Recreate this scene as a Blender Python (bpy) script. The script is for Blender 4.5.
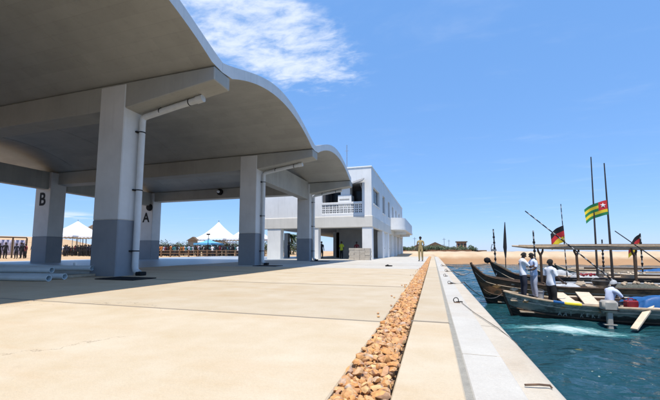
import bpy, bmesh, math, random
import numpy as np
from mathutils import Vector, Matrix
R = math.radians
rnd = random.Random(7)
scene = bpy.context.scene
for o in list(bpy.data.objects):
    bpy.data.objects.remove(o)
COL = scene.collection

# ------------------------------------------------------------------ camera
CAM_H = 0.72
FPX, PPX, PPY, HZ, VPX = 335.0, 330.0, 220.0, 251.0, 433.0      # measured on the 660 px wide photograph
pit = math.atan((HZ - PPY) / FPX)
upc = Vector((0, math.cos(pit), math.sin(pit)))
yc = Vector((VPX - PPX, -(HZ - PPY), FPX)).normalized()
xc = yc.cross(upc)
if xc.x < 0:
    xc = -xc
right = Vector((xc.x, yc.x, upc.x)); upw = Vector((xc.y, yc.y, upc.y)); fwd = Vector((xc.z, yc.z, upc.z))
cam_d = bpy.data.cameras.new('camera')
cam = bpy.data.objects.new('camera', cam_d); COL.objects.link(cam)
cam_d.sensor_fit = 'HORIZONTAL'; cam_d.sensor_width = 36.0
cam_d.lens = 36.0 * FPX / 660.0
cam_d.shift_y = 20.0 / 660.0
cam_d.clip_start = 0.05; cam_d.clip_end = 6000
M = Matrix((right, upw, -fwd)).transposed().to_4x4()
M.translation = Vector((0, 0, CAM_H))
cam.matrix_world = M
scene.camera = cam

# ------------------------------------------------------------------ light
SUN_EL, SUN_AZ = 72.0, 178.0          # azimuth: degrees from +Y towards +X
world = bpy.data.worlds.new('World'); scene.world = world; world.use_nodes = True
nt = world.node_tree; N = nt.nodes; LK = nt.links; N.clear()
wo = N.new('ShaderNodeOutputWorld'); bg = N.new('ShaderNodeBackground')
sky = N.new('ShaderNodeTexSky'); sky.sky_type = 'NISHITA'; sky.sun_disc = False
sky.sun_elevation = R(SUN_EL); sky.sun_rotation = R(SUN_AZ)
sky.altitude = 0; sky.air_density = 1.0; sky.dust_density = 0.15; sky.ozone_density = 3.0
bg.inputs['Strength'].default_value = 0.14
tc = N.new('ShaderNodeTexCoord'); sep = N.new('ShaderNodeSeparateXYZ'); LK.new(tc.outputs['Generated'], sep.inputs[0])
def wmath(op, a, b=None, c=None, clamp=False):
    n = N.new('ShaderNodeMath'); n.operation = op; n.use_clamp = clamp
    for i, v in enumerate((a, b, c)):
        if v is None: continue
        if isinstance(v, (int, float)): n.inputs[i].default_value = v
        else: LK.new(v, n.inputs[i])
    return n.outputs[0]
zc = wmath('MAXIMUM', sep.outputs[2], 0.04)
px_ = wmath('DIVIDE', sep.outputs[0], zc); py_ = wmath('DIVIDE', sep.outputs[1], zc)
comb = N.new('ShaderNodeCombineXYZ'); LK.new(px_, comb.inputs[0]); LK.new(py_, comb.inputs[1])
def wnoise(scale, detail, rough, rot, sc, dist=0.0, loc=(0, 0, 0)):
    mp = N.new('ShaderNodeMapping'); mp.inputs['Rotation'].default_value = (0, 0, R(rot)); mp.inputs['Scale'].default_value = sc
    mp.inputs['Location'].default_value = loc
    LK.new(comb.outputs[0], mp.inputs[0])
    n = N.new('ShaderNodeTexNoise'); n.inputs['Scale'].default_value = scale; n.inputs['Detail'].default_value = detail
    n.inputs['Roughness'].default_value = rough; n.inputs['Distortion'].default_value = dist
    LK.new(mp.outputs[0], n.inputs[0]); return n.outputs[0]
def wramp(v, a, b):
    m = N.new('ShaderNodeMapRange'); m.inputs[1].default_value = a; m.inputs[2].default_value = b; m.interpolation_type = 'SMOOTHSTEP'
    LK.new(v, m.inputs[0]); return m.outputs[0]
def wpatch(cx, cy, rx, ry, rot):
    # soft elliptical extent of one cloud on the cloud plane
    mp = N.new('ShaderNodeMapping'); mp.vector_type = 'TEXTURE'
    mp.inputs['Location'].default_value = (cx, cy, 0); mp.inputs['Rotation'].default_value = (0, 0, R(rot)); mp.inputs['Scale'].default_value = (rx, ry, 1)
    LK.new(comb.outputs[0], mp.inputs[0])
    ln = N.new('ShaderNodeVectorMath'); ln.operation = 'LENGTH'; LK.new(mp.outputs[0], ln.inputs[0])
    return wramp(ln.outputs['Value'], 1.0, 0.25)
tuft = wmath('ADD', wmath('MULTIPLY', wnoise(5.0, 7, 0.6, 40, (1.0, 1.7, 1), 0.3), 0.76), wmath('MULTIPLY', wnoise(15.0, 5, 0.6, 20, (1.0, 1.5, 1), 0.4), 0.24))
patch = wpatch(-0.76, 1.36, 0.86, 0.48, 62)
c1 = wmath('MULTIPLY', wramp(wmath('ADD', tuft, wmath('MULTIPLY', patch, 0.26)), 0.52, 0.88), wramp(patch, 0.0, 0.45))
veil = wmath('MULTIPLY', wramp(wnoise(1.1, 6, 0.6, 40, (1.0, 2.0, 1), 0.4, (3.1, 0.6, 0)), 0.52, 0.9), 0.16)
low = wmath('MULTIPLY', wpatch(-9.8, 6.9, 1.7, 0.9, -35), wramp(wnoise(1.3, 6, 0.6, 0, (1, 1, 1), 0.2), 0.35, 0.6))
cm = wmath('MAXIMUM', wmath('MAXIMUM', wmath('MULTIPLY', c1, 0.82), veil), wmath('MULTIPLY', low, 0.6), clamp=True)
mixc = N.new('ShaderNodeMix'); mixc.data_type = 'RGBA'
LK.new(cm, mixc.inputs[0]); hazeb = N.new('ShaderNodeMix'); hazeb.data_type = 'RGBA'; hazeb.inputs[0].default_value = 0.64      # even blue of the whole tropical sky
LK.new(sky.outputs[0], hazeb.inputs[6]); hazeb.inputs[7].default_value = (0.98, 2.42, 5.4, 1)
LK.new(hazeb.outputs[2], mixc.inputs[6]); mixc.inputs[7].default_value = (4.9, 5.3, 5.9, 1)
LK.new(mixc.outputs[2], bg.inputs[0]); LK.new(bg.outputs[0], wo.inputs[0])

sun_d = bpy.data.lights.new('sun', 'SUN'); sun_d.energy = 4.3; sun_d.angle = R(0.53); sun_d.color = (1.0, 0.92, 0.80)
sun = bpy.data.objects.new('sun', sun_d); COL.objects.link(sun)
sv = Vector((math.sin(R(SUN_AZ)) * math.cos(R(SUN_EL)), math.cos(R(SUN_AZ)) * math.cos(R(SUN_EL)), math.sin(R(SUN_EL))))
sun.rotation_euler = sv.to_track_quat('Z', 'Y').to_euler(); sun.location = sv * 60
scene.view_settings.view_transform = 'Standard'; scene.view_settings.look = 'None'
scene.view_settings.gamma = 1.0; scene.view_settings.use_curve_mapping = False
scene.view_settings.exposure = 0.45
scene.render.engine = 'CYCLES'
scene.cycles.max_bounces = 8; scene.cycles.diffuse_bounces = 5

# ------------------------------------------------------------------ materials
MATS = {}
def new_mat(name):
    m = bpy.data.materials.new(name); m.use_nodes = True
    b = m.node_tree.nodes['Principled BSDF']
    MATS[name] = m
    return m, m.node_tree, b
def surf(name, c1, c2=None, rough=0.7, scale=4.0, bump=0.15, fine=60.0, metal=0.0, stain=None, stain_amt=0.5, coord='world',
         rand=0.0, spec=0.4, streak=0.0, bdist=0.01, stretch=(1, 1, 1), speck=0.0, boards=0.0, crack=0.0):
    """Noise-mottled surface: two tones, optional stain tone, optional vertical streaks, fine bump."""
    m, t, b = new_mat(name)
    n = t.nodes; l = t.links
    if c2 is None: c2 = tuple(min(1, v * 1.18 + 0.005) for v in c1)
    if coord == 'world':
        g = n.new('ShaderNodeNewGeometry'); src = g.outputs['Position']
    else:
        g = n.new('ShaderNodeTexCoord'); src = g.outputs['Object']
    n1 = n.new('ShaderNodeTexNoise'); n1.inputs['Scale'].default_value = scale; n1.inputs['Detail'].default_value = 7; n1.inputs['Roughness'].default_value = 0.62
    l.new(src, n1.inputs[0])
    rp = n.new('ShaderNodeMapRange'); rp.inputs[1].default_value = 0.32; rp.inputs[2].default_value = 0.68; l.new(n1.outputs[0], rp.inputs[0])
    mx = n.new('ShaderNodeMix'); mx.data_type = 'RGBA'; l.new(rp.outputs[0], mx.inputs[0])
    mx.inputs[6].default_value = (*c1, 1); mx.inputs[7].default_value = (*c2, 1)
    out = mx.outputs[2]
    if stain:
        n2 = n.new('ShaderNodeTexNoise'); n2.inputs['Scale'].default_value = scale * 0.31; n2.inputs['Detail'].default_value = 8; n2.inputs['Roughness'].default_value = 0.7
        mp = n.new('ShaderNodeMapping'); mp.inputs['Location'].default_value = (3.7, 1.3, 8.1); mp.inputs['Scale'].default_value = stretch; l.new(src, mp.inputs[0]); l.new(mp.outputs[0], n2.inputs[0])
        r2 = n.new('ShaderNodeMapRange'); r2.inputs[1].default_value = 0.5; r2.inputs[2].default_value = 0.78; r2.inputs[4].default_value = stain_amt; l.new(n2.outputs[0], r2.inputs[0])
        m2 = n.new('ShaderNodeMix'); m2.data_type = 'RGBA'; l.new(r2.outputs[0], m2.inputs[0]); l.new(out, m2.inputs[6]); m2.inputs[7].default_value = (*stain, 1)
        out = m2.outputs[2]
    if streak > 0:
        mp = n.new('ShaderNodeMapping'); mp.inputs['Scale'].default_value = (5.0, 5.0, 0.35); l.new(src, mp.inputs[0])
        n3 = n.new('ShaderNodeTexNoise'); n3.inputs['Scale'].default_value = 1.6; n3.inputs['Detail'].default_value = 6; l.new(mp.outputs[0], n3.inputs[0])
        r3 = n.new('ShaderNodeMapRange'); r3.inputs[1].default_value = 0.55; r3.inputs[2].default_value = 0.8; r3.inputs[4].default_value = streak; l.new(n3.outputs[0], r3.inputs[0])
        m3 = n.new('ShaderNodeMix'); m3.data_type = 'RGBA'; l.new(r3.outputs[0], m3.inputs[0]); l.new(out, m3.inputs[6]); m3.inputs[7].default_value = (*[v * 0.55 for v in c1], 1)
        out = m3.outputs[2]
    if rand > 0:
        oi = n.new('ShaderNodeObjectInfo'); r4 = n.new('ShaderNodeMapRange'); r4.inputs[3].default_value = 1 - rand; r4.inputs[4].default_value = 1 + rand; l.new(oi.outputs['Random'], r4.inputs[0])
        vm = n.new('ShaderNodeVectorMath'); vm.operation = 'SCALE'; l.new(out, vm.inputs[0]); l.new(r4.outputs[0], vm.inputs['Scale'])
        out = vm.outputs[0]
    if crack > 0:
        vo = n.new('ShaderNodeTexVoronoi'); vo.feature = 'DISTANCE_TO_EDGE'; vo.inputs['Scale'].default_value = 0.42
        nd = n.new('ShaderNodeTexNoise'); nd.inputs['Scale'].default_value = 1.3; nd.inputs['Detail'].default_value = 8; nd.inputs['Roughness'].default_value = 0.65; l.new(src, nd.inputs[0])
        vv = n.new('ShaderNodeVectorMath'); vv.operation = 'MULTIPLY_ADD'; vv.inputs[1].default_value = (1.1, 1.1, 0); l.new(nd.outputs['Color'], vv.inputs[0]); l.new(src, vv.inputs[2]); l.new(vv.outputs[0], vo.inputs['Vector'])
        lt9 = n.new('ShaderNodeMapRange'); lt9.inputs[1].default_value = 0.0035; lt9.inputs[2].default_value = 0.001; l.new(vo.outputs['Distance'], lt9.inputs[0])
        mk = n.new('ShaderNodeTexNoise'); mk.inputs['Scale'].default_value = 0.22; l.new(src, mk.inputs[0])
        mk2 = n.new('ShaderNodeMapRange'); mk2.inputs[1].default_value = 0.52; mk2.inputs[2].default_value = 0.6; mk2.inputs[4].default_value = crack; l.new(mk.outputs[0], mk2.inputs[0])
        mm9 = n.new('ShaderNodeMath'); mm9.operation = 'MULTIPLY'; l.new(lt9.outputs[0], mm9.inputs[0]); l.new(mk2.outputs[0], mm9.inputs[1])
        m9 = n.new('ShaderNodeMix'); m9.data_type = 'RGBA'; l.new(mm9.outputs[0], m9.inputs[0]); l.new(out, m9.inputs[6]); m9.inputs[7].default_value = (0.16, 0.12, 0.085, 1); out = m9.outputs[2]
        nb9 = n.new('ShaderNodeTexNoise'); nb9.inputs['Scale'].default_value = 2.3; nb9.inputs['Detail'].default_value = 3; mpb = n.new('ShaderNodeMapping'); mpb.inputs['Location'].default_value = (9, 4, 2); l.new(src, mpb.inputs[0]); l.new(mpb.outputs[0], nb9.inputs[0])
        rb9 = n.new('ShaderNodeMapRange'); rb9.inputs[1].default_value = 0.70; rb9.inputs[2].default_value = 0.80; rb9.inputs[4].default_value = 0.35; l.new(nb9.outputs[0], rb9.inputs[0])
        m10 = n.new('ShaderNodeMix'); m10.data_type = 'RGBA'; l.new(rb9.outputs[0], m10.inputs[0]); l.new(out, m10.inputs[6]); m10.inputs[7].default_value = (0.24, 0.19, 0.14, 1); out = m10.outputs[2]
    if boards > 0:
        sp8 = n.new('ShaderNodeSeparateXYZ'); l.new(src, sp8.inputs[0])
        dv = n.new('ShaderNodeMath'); dv.operation = 'DIVIDE'; dv.inputs[1].default_value = 0.305; l.new(sp8.outputs[1], dv.inputs[0])
        fl8 = n.new('ShaderNodeMath'); fl8.operation = 'FLOOR'; l.new(dv.outputs[0], fl8.inputs[0])
        dx = n.new('ShaderNodeMath'); dx.operation = 'MULTIPLY_ADD'; dx.inputs[1].default_value = 0.37; l.new(fl8.outputs[0], dx.inputs[0])
        dx2 = n.new('ShaderNodeMath'); dx2.operation = 'DIVIDE'; dx2.inputs[1].default_value = 2.44; l.new(sp8.outputs[0], dx2.inputs[0]); l.new(dx2.outputs[0], dx.inputs[2])
        fx = n.new('ShaderNodeMath'); fx.operation = 'FLOOR'; l.new(dx.outputs[0], fx.inputs[0])
        cb = n.new('ShaderNodeCombineXYZ'); l.new(fl8.outputs[0], cb.inputs[0]); l.new(fx.outputs[0], cb.inputs[1])
        wn = n.new('ShaderNodeTexWhiteNoise'); wn.noise_dimensions = '2D'; l.new(cb.outputs[0], wn.inputs['Vector'])
        r8 = n.new('ShaderNodeMapRange'); r8.inputs[3].default_value = 1 - boards; r8.inputs[4].default_value = 1 + boards; l.new(wn.outputs['Value'], r8.inputs[0])
        ln8 = n.new('ShaderNodeMath'); ln8.operation = 'FRACT'; l.new(dv.outputs[0], ln8.inputs[0])
        lt = n.new('ShaderNodeMath'); lt.operation = 'LESS_THAN'; lt.inputs[1].default_value = 0.045; l.new(ln8.outputs[0], lt.inputs[0])
        sb8 = n.new('ShaderNodeMath'); sb8.operation = 'MULTIPLY_ADD'; sb8.inputs[1].default_value = -boards * 1.6; l.new(lt.outputs[0], sb8.inputs[0]); l.new(r8.outputs[0], sb8.inputs[2])
        v8 = n.new('ShaderNodeVectorMath'); v8.operation = 'SCALE'; l.new(out, v8.inputs[0]); l.new(sb8.outputs[0], v8.inputs['Scale']); out = v8.outputs[0]
    if speck > 0:
        for sc_, am in ((55.0, 0.6), (190.0, 1.0)):
            n6 = n.new('ShaderNodeTexNoise'); n6.inputs['Scale'].default_value = sc_; n6.inputs['Detail'].default_value = 4; n6.inputs['Roughness'].default_value = 0.7; l.new(src, n6.inputs[0])
            r6 = n.new('ShaderNodeMapRange'); r6.inputs[1].default_value = 0.3; r6.inputs[2].default_value = 0.7; r6.inputs[3].default_value = 1 - speck * am; r6.inputs[4].default_value = 1 + speck * am; l.new(n6.outputs[0], r6.inputs[0])
            v6 = n.new('ShaderNodeVectorMath'); v6.operation = 'SCALE'; l.new(out, v6.inputs[0]); l.new(r6.outputs[0], v6.inputs['Scale']); out = v6.outputs[0]
    l.new(out, b.inputs['Base Color'])
    b.inputs['Metallic'].default_value = metal; b.inputs['Specular IOR Level'].default_value = spec
    rr = n.new('ShaderNodeMapRange'); rr.inputs[3].default_value = max(0.02, rough - 0.1); rr.inputs[4].default_value = min(1, rough + 0.1); l.new(n1.outputs[0], rr.inputs[0]); l.new(rr.outputs[0], b.inputs['Roughness'])
    if bump > 0:
        n5 = n.new('ShaderNodeTexNoise'); n5.inputs['Scale'].default_value = fine; n5.inputs['Detail'].default_value = 5; l.new(src, n5.inputs[0])
        bp = n.new('ShaderNodeBump'); bp.inputs['Strength'].default_value = bump; bp.inputs['Distance'].default_value = bdist
        l.new(n5.outputs[0], bp.inputs['Height']); l.new(bp.outputs[0], b.inputs['Normal'])
    return m
slab_m = surf('sandy_concrete', (0.455, 0.37, 0.25), (0.51, 0.44, 0.335), 0.8, 1.7, 0.35, 90, stain=(0.45, 0.31, 0.17), stain_amt=0.45, stretch=(0.9, 3.2, 1), speck=0.09, crack=0.55, rand=0.06, bdist=0.006)
apron_shade_m = surf('shade_tinted_concrete', (0.53, 0.385, 0.235), (0.59, 0.455, 0.30), 0.8, 1.7, 0.35, 90, stain=(0.42, 0.27, 0.15), stain_amt=0.6, stretch=(0.9, 3.2, 1), speck=0.09, crack=0.55, rand=0.06, bdist=0.006)  # warm tint of the canopy's shade painted into the apron slab colour
white_slab_m = surf('white_concrete', (0.425, 0.405, 0.365), (0.49, 0.475, 0.435), 0.8, 2.1, 0.3, 90, stain=(0.44, 0.35, 0.25), stain_amt=0.5, speck=0.09, rand=0.04, bdist=0.006)
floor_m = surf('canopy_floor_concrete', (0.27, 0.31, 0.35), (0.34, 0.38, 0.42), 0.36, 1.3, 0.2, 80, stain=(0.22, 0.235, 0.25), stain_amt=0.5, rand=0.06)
joint_m = surf('joint_fill', (0.19, 0.165, 0.13), rough=0.95, scale=8, bump=0.3)
kerb_m = surf('kerb_concrete', (0.44, 0.385, 0.305), (0.51, 0.465, 0.39), 0.8, 2.6, 0.35, 70, stain=(0.40, 0.27, 0.16), stain_amt=0.6, speck=0.1)
wall_quay_m = surf('quay_wall_concrete', (0.34, 0.31, 0.26), (0.45, 0.41, 0.35), 0.85, 1.8, 0.5, 20, stain=(0.12, 0.13, 0.09), stain_amt=0.7)
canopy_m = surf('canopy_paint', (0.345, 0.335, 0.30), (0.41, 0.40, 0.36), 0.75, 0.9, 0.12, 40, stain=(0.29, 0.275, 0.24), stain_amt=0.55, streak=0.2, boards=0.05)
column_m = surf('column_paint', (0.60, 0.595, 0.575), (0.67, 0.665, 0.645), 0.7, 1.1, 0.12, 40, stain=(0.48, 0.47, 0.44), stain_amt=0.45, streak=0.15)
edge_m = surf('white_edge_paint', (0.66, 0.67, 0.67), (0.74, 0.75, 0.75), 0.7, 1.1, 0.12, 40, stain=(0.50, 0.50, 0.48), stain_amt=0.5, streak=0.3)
dado_m = surf('dado_paint', (0.22, 0.237, 0.26), (0.265, 0.283, 0.307), 0.65, 1.3, 0.12, 40, stain=(0.25, 0.27, 0.30), stain_amt=0.4, streak=0.1)
wall_m = surf('white_render', (0.72, 0.73, 0.73), (0.79, 0.80, 0.80), 0.75, 0.8, 0.12, 30, stain=(0.60, 0.60, 0.58), stain_amt=0.45, streak=0.4)
cream_m = surf('cream_render', (0.62, 0.60, 0.55), (0.70, 0.68, 0.63), 0.75, 0.8, 0.12, 30, stain=(0.52, 0.50, 0.45), stain_amt=0.35, streak=0.2)
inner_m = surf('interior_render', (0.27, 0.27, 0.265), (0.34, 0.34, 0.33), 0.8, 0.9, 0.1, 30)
dark_m = surf('dark_interior', (0.03, 0.03, 0.035), rough=0.6, scale=3, bump=0)
glass_m = surf('dark_glass', (0.012, 0.014, 0.017), rough=0.18, scale=2, bump=0, spec=0.22)
pvc_m = surf('pvc', (0.58, 0.59, 0.58), (0.66, 0.67, 0.66), 0.4, 3, 0.05, 40, stain=(0.42, 0.40, 0.35), stain_amt=0.4)
pipe_m = surf('pale_pipe', (0.56, 0.62, 0.63), (0.64, 0.70, 0.71), 0.35, 3, 0.05, 40, stain=(0.36, 0.34, 0.29), stain_amt=0.45)
black_m = surf('black_paint', (0.014, 0.014, 0.015), rough=0.7, scale=6, bump=0.05, spec=0.15)
metal_m = surf('rusty_steel', (0.11, 0.075, 0.055), (0.2, 0.12, 0.075), 0.75, 18, 0.4, 90, metal=0.3)
steel_m = surf('grey_steel', (0.25, 0.25, 0.25), (0.34, 0.34, 0.34), 0.5, 10, 0.1, 60, metal=0.6)
brick_m = surf('block_concrete', (0.40, 0.36, 0.31), (0.5, 0.46, 0.40), 0.9, 9, 0.5, 60, rand=0.12)
sand_m = surf('sand', (0.44, 0.29, 0.16), (0.54, 0.38, 0.22), 0.95, 0.35, 0.5, 9, stain=(0.42, 0.25, 0.14), stain_amt=0.6, bdist=0.04)
bank_m = surf('bank_sand', (0.46, 0.345, 0.22), (0.53, 0.42, 0.29), 0.95, 0.5, 0.5, 8, stain=(0.40, 0.24, 0.13), stain_amt=0.5, bdist=0.05)
earth_m = surf('red_earth', (0.42, 0.22, 0.12), (0.55, 0.32, 0.19), 0.95, 0.6, 0.5, 6, bdist=0.05)
thatch_m = surf('thatch', (0.10, 0.07, 0.045), (0.18, 0.12, 0.075), 0.95, 12, 0.6, 60)
tent_m = surf('tent_fabric', (0.78, 0.79, 0.80), (0.82, 0.83, 0.84), 0.6, 1.2, 0.05, 20)
blue_tent_m = surf('blue_tent_fabric', (0.10, 0.36, 0.62), (0.14, 0.42, 0.68), 0.6, 1.2, 0.05, 20)
cloth_lilac_m = surf('lilac_cloth', (0.36, 0.34, 0.45), (0.46, 0.44, 0.53), 0.8, 1.2, 0.1, 20)
wood_dark_m = surf('dark_wood', (0.045, 0.028, 0.018), (0.09, 0.055, 0.033), 0.75, 14, 0.4, 60, coord='object')
wood_m = surf('weathered_wood', (0.34, 0.26, 0.18), (0.48, 0.38, 0.27), 0.8, 10, 0.4, 60, coord='object')
plank_m = surf('pale_plank', (0.52, 0.42, 0.31), (0.64, 0.53, 0.40), 0.8, 7, 0.4, 60, coord='object', stain=(0.25, 0.18, 0.12), stain_amt=0.5)
tarp_m = surf('blue_tarp', (0.010, 0.065, 0.20), (0.02, 0.11, 0.30), 0.45, 6, 0.35, 14, coord='object')
white_cloth_m = surf('white_cloth', (0.26, 0.27, 0.29), (0.44, 0.46, 0.48), 0.85, 5, 0.3, 25, coord='object')
net_m = surf('net_heap', (0.035, 0.045, 0.04), (0.13, 0.125, 0.10), 0.95, 26, 1.0, 70, coord='object')
red_m = surf('red_plastic', (0.17, 0.012, 0.016), (0.24, 0.02, 0.022), 0.4, 6, 0.05, 30)
rope_m = surf('rope', (0.06, 0.055, 0.05), (0.12, 0.105, 0.09), 0.9, 40, 0.4, 120)
bark_m = surf('bark', (0.07, 0.05, 0.035), (0.12, 0.09, 0.06), 0.95, 6, 0.6, 30)
green_m = surf('flag_green', (0.02, 0.20, 0.07), rough=0.8, scale=5, bump=0.05)
yellow_m = surf('flag_yellow', (0.75, 0.55, 0.03), rough=0.8, scale=5, bump=0.05)
redflag_m = surf('flag_red', (0.55, 0.03, 0.035), rough=0.8, scale=5, bump=0.05)
blackflag_m = surf('flag_black', (0.015, 0.015, 0.018), rough=0.8, scale=5, bump=0.05)
whiteflag_m = surf('flag_white', (0.78, 0.78, 0.78), rough=0.8, scale=5, bump=0.05)
cowl_m = surf('outboard_cowl', (0.30, 0.28, 0.25), (0.40, 0.38, 0.34), 0.5, 5, 0.05, 30, stain=(0.2, 0.17, 0.13), stain_amt=0.5)
lamp_m = surf('lamp_globe', (0.8, 0.8, 0.78), rough=0.25, scale=3, bump=0)
letter_m = surf('letter_paint', (0.12, 0.13, 0.12), (0.42, 0.44, 0.40), 0.8, 14, 0.05, 30)
skin_m = surf('skin', (0.055, 0.030, 0.020), (0.075, 0.042, 0.028), 0.5, 6, 0.05, 60, coord='object')
hair_m = surf('hair', (0.01, 0.009, 0.008), rough=0.9, scale=30, bump=0.4)
def cloth(name, c): return surf(name, c, tuple(v * 1.12 for v in c), 0.9, 9, 0.25, 30, coord='object')
shirt_white = cloth('shirt_white', (0.68, 0.70, 0.76)); shirt_blue = cloth('shirt_pale_blue', (0.50, 0.57, 0.74))
trouser_navy = cloth('trouser_navy', (0.02, 0.024, 0.04)); trouser_grey = cloth('trouser_pale', (0.36, 0.38, 0.46)); trouser_black = cloth('trouser_black', (0.014, 0.014, 0.016))
khaki = cloth('khaki', (0.34, 0.26, 0.12)); hivis = cloth('hivis', (0.50, 0.62, 0.05)); maroon = cloth('maroon', (0.18, 0.03, 0.04)); teal = cloth('teal', (0.03, 0.16, 0.18)); orange = cloth('orange', (0.5, 0.19, 0.05))
shoe_m = cloth('shoe', (0.02, 0.017, 0.015))

def stone_mat():
    m, t, b = new_mat('orange_stone'); n = t.nodes; l = t.links
    g = n.new('ShaderNodeNewGeometry')
    cr = n.new('ShaderNodeValToRGB'); e = cr.color_ramp.elements
    e[0].position = 0; e[0].color = (0.50, 0.225, 0.07, 1); e[1].position = 1; e[1].color = (0.56, 0.30, 0.105, 1)
    for p, c in [(0.16, (0.55, 0.29, 0.105)), (0.30, (0.42, 0.21, 0.10)), (0.42, (0.62, 0.40, 0.19)), (0.55, (0.53, 0.25, 0.085)), (0.66, (0.34, 0.19, 0.12)), (0.76, (0.60, 0.37, 0.17)), (0.88, (0.50, 0.25, 0.11)), (0.95, (0.46, 0.36, 0.28))]:
        x = e.new(p); x.color = (*c, 1)
    oi = n.new('ShaderNodeObjectInfo'); ad = n.new('ShaderNodeMath'); ad.operation = 'ADD'; l.new(g.outputs['Random Per Island'], ad.inputs[0]); l.new(oi.outputs['Random'], ad.inputs[1])
    fr = n.new('ShaderNodeMath'); fr.operation = 'FRACT'; l.new(ad.outputs[0], fr.inputs[0]); l.new(fr.outputs[0], cr.inputs[0])
    nz = n.new('ShaderNodeTexNoise'); nz.inputs['Scale'].default_value = 45; nz.inputs['Detail'].default_value = 6; l.new(g.outputs['Position'], nz.inputs[0])
    mr = n.new('ShaderNodeMapRange'); mr.inputs[1].default_value = 0.3; mr.inputs[2].default_value = 0.7; mr.inputs[3].default_value = 0.72; mr.inputs[4].default_value = 1.2; l.new(nz.outputs[0], mr.inputs[0])
    vm = n.new('ShaderNodeVectorMath'); vm.operation = 'SCALE'; l.new(cr.outputs[0], vm.inputs[0]); l.new(mr.outputs[0], vm.inputs['Scale']); l.new(vm.outputs[0], b.inputs['Base Color'])
    b.inputs['Roughness'].default_value = 0.75
    bp = n.new('ShaderNodeBump'); bp.inputs['Strength'].default_value = 0.4; bp.inputs['Distance'].default_value = 0.006; l.new(nz.outputs[0], bp.inputs['Height']); l.new(bp.outputs[0], b.inputs['Normal'])
    return m
stone_m = stone_mat()

def leaf_mat(name, c):
    m, t, b = new_mat(name); n = t.nodes; l = t.links
    g = n.new('ShaderNodeNewGeometry'); mr = n.new('ShaderNodeMapRange'); mr.inputs[3].default_value = 0.55; mr.inputs[4].default_value = 1.5; l.new(g.outputs['Random Per Island'], mr.inputs[0])
    rgb = n.new('ShaderNodeRGB'); rgb.outputs[0].default_value = (*c, 1)
    vm = n.new('ShaderNodeVectorMath'); vm.operation = 'SCALE'; l.new(rgb.outputs[0], vm.inputs[0]); l.new(mr.outputs[0], vm.inputs['Scale']); l.new(vm.outputs[0], b.inputs['Base Color'])
    b.inputs['Roughness'].default_value = 0.6
    return m
leaf_m = leaf_mat('leaf', (0.045, 0.075, 0.03)); leaf2_m = leaf_mat('leaf_dry', (0.07, 0.08, 0.035))

def stripe_mat(name, ca, cb, period, axis=2, duty=0.5):
    m, t, b = new_mat(name); n = t.nodes; l = t.links
    tcn = n.new('ShaderNodeTexCoord'); s = n.new('ShaderNodeSeparateXYZ'); l.new(tcn.outputs['Object'], s.inputs[0])
    nz = n.new('ShaderNodeTexNoise'); nz.inputs['Scale'].default_value = 3; l.new(tcn.outputs['Object'], nz.inputs[0])
    a0 = n.new('ShaderNodeMath'); a0.operation = 'MULTIPLY_ADD'; a0.inputs[1].default_value = 0.12; l.new(nz.outputs[0], a0.inputs[0]); l.new(s.outputs[axis], a0.inputs[2])
    a = n.new('ShaderNodeMath'); a.operation = 'DIVIDE'; a.inputs[1].default_value = period; l.new(a0.outputs[0], a.inputs[0])
    f = n.new('ShaderNodeMath'); f.operation = 'FRACT'; l.new(a.outputs[0], f.inputs[0])
    g = n.new('ShaderNodeMath'); g.operation = 'GREATER_THAN'; g.inputs[1].default_value = duty; l.new(f.outputs[0], g.inputs[0])
    mx = n.new('ShaderNodeMix'); mx.data_type = 'RGBA'; l.new(g.outputs[0], mx.inputs[0]); mx.inputs[6].default_value = (*ca, 1); mx.inputs[7].default_value = (*cb, 1)
    l.new(mx.outputs[2], b.inputs['Base Color']); b.inputs['Roughness'].default_value = 0.7
    return m
pole_stripe_m = stripe_mat('striped_pole', (0.012, 0.012, 0.014), (0.40, 0.40, 0.38), 0.30, 2, 0.62)
pole_dark_m = surf('dark_pole', (0.03, 0.028, 0.026), (0.06, 0.05, 0.045), 0.7, 9, 0.2, 60, coord='object')

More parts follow.
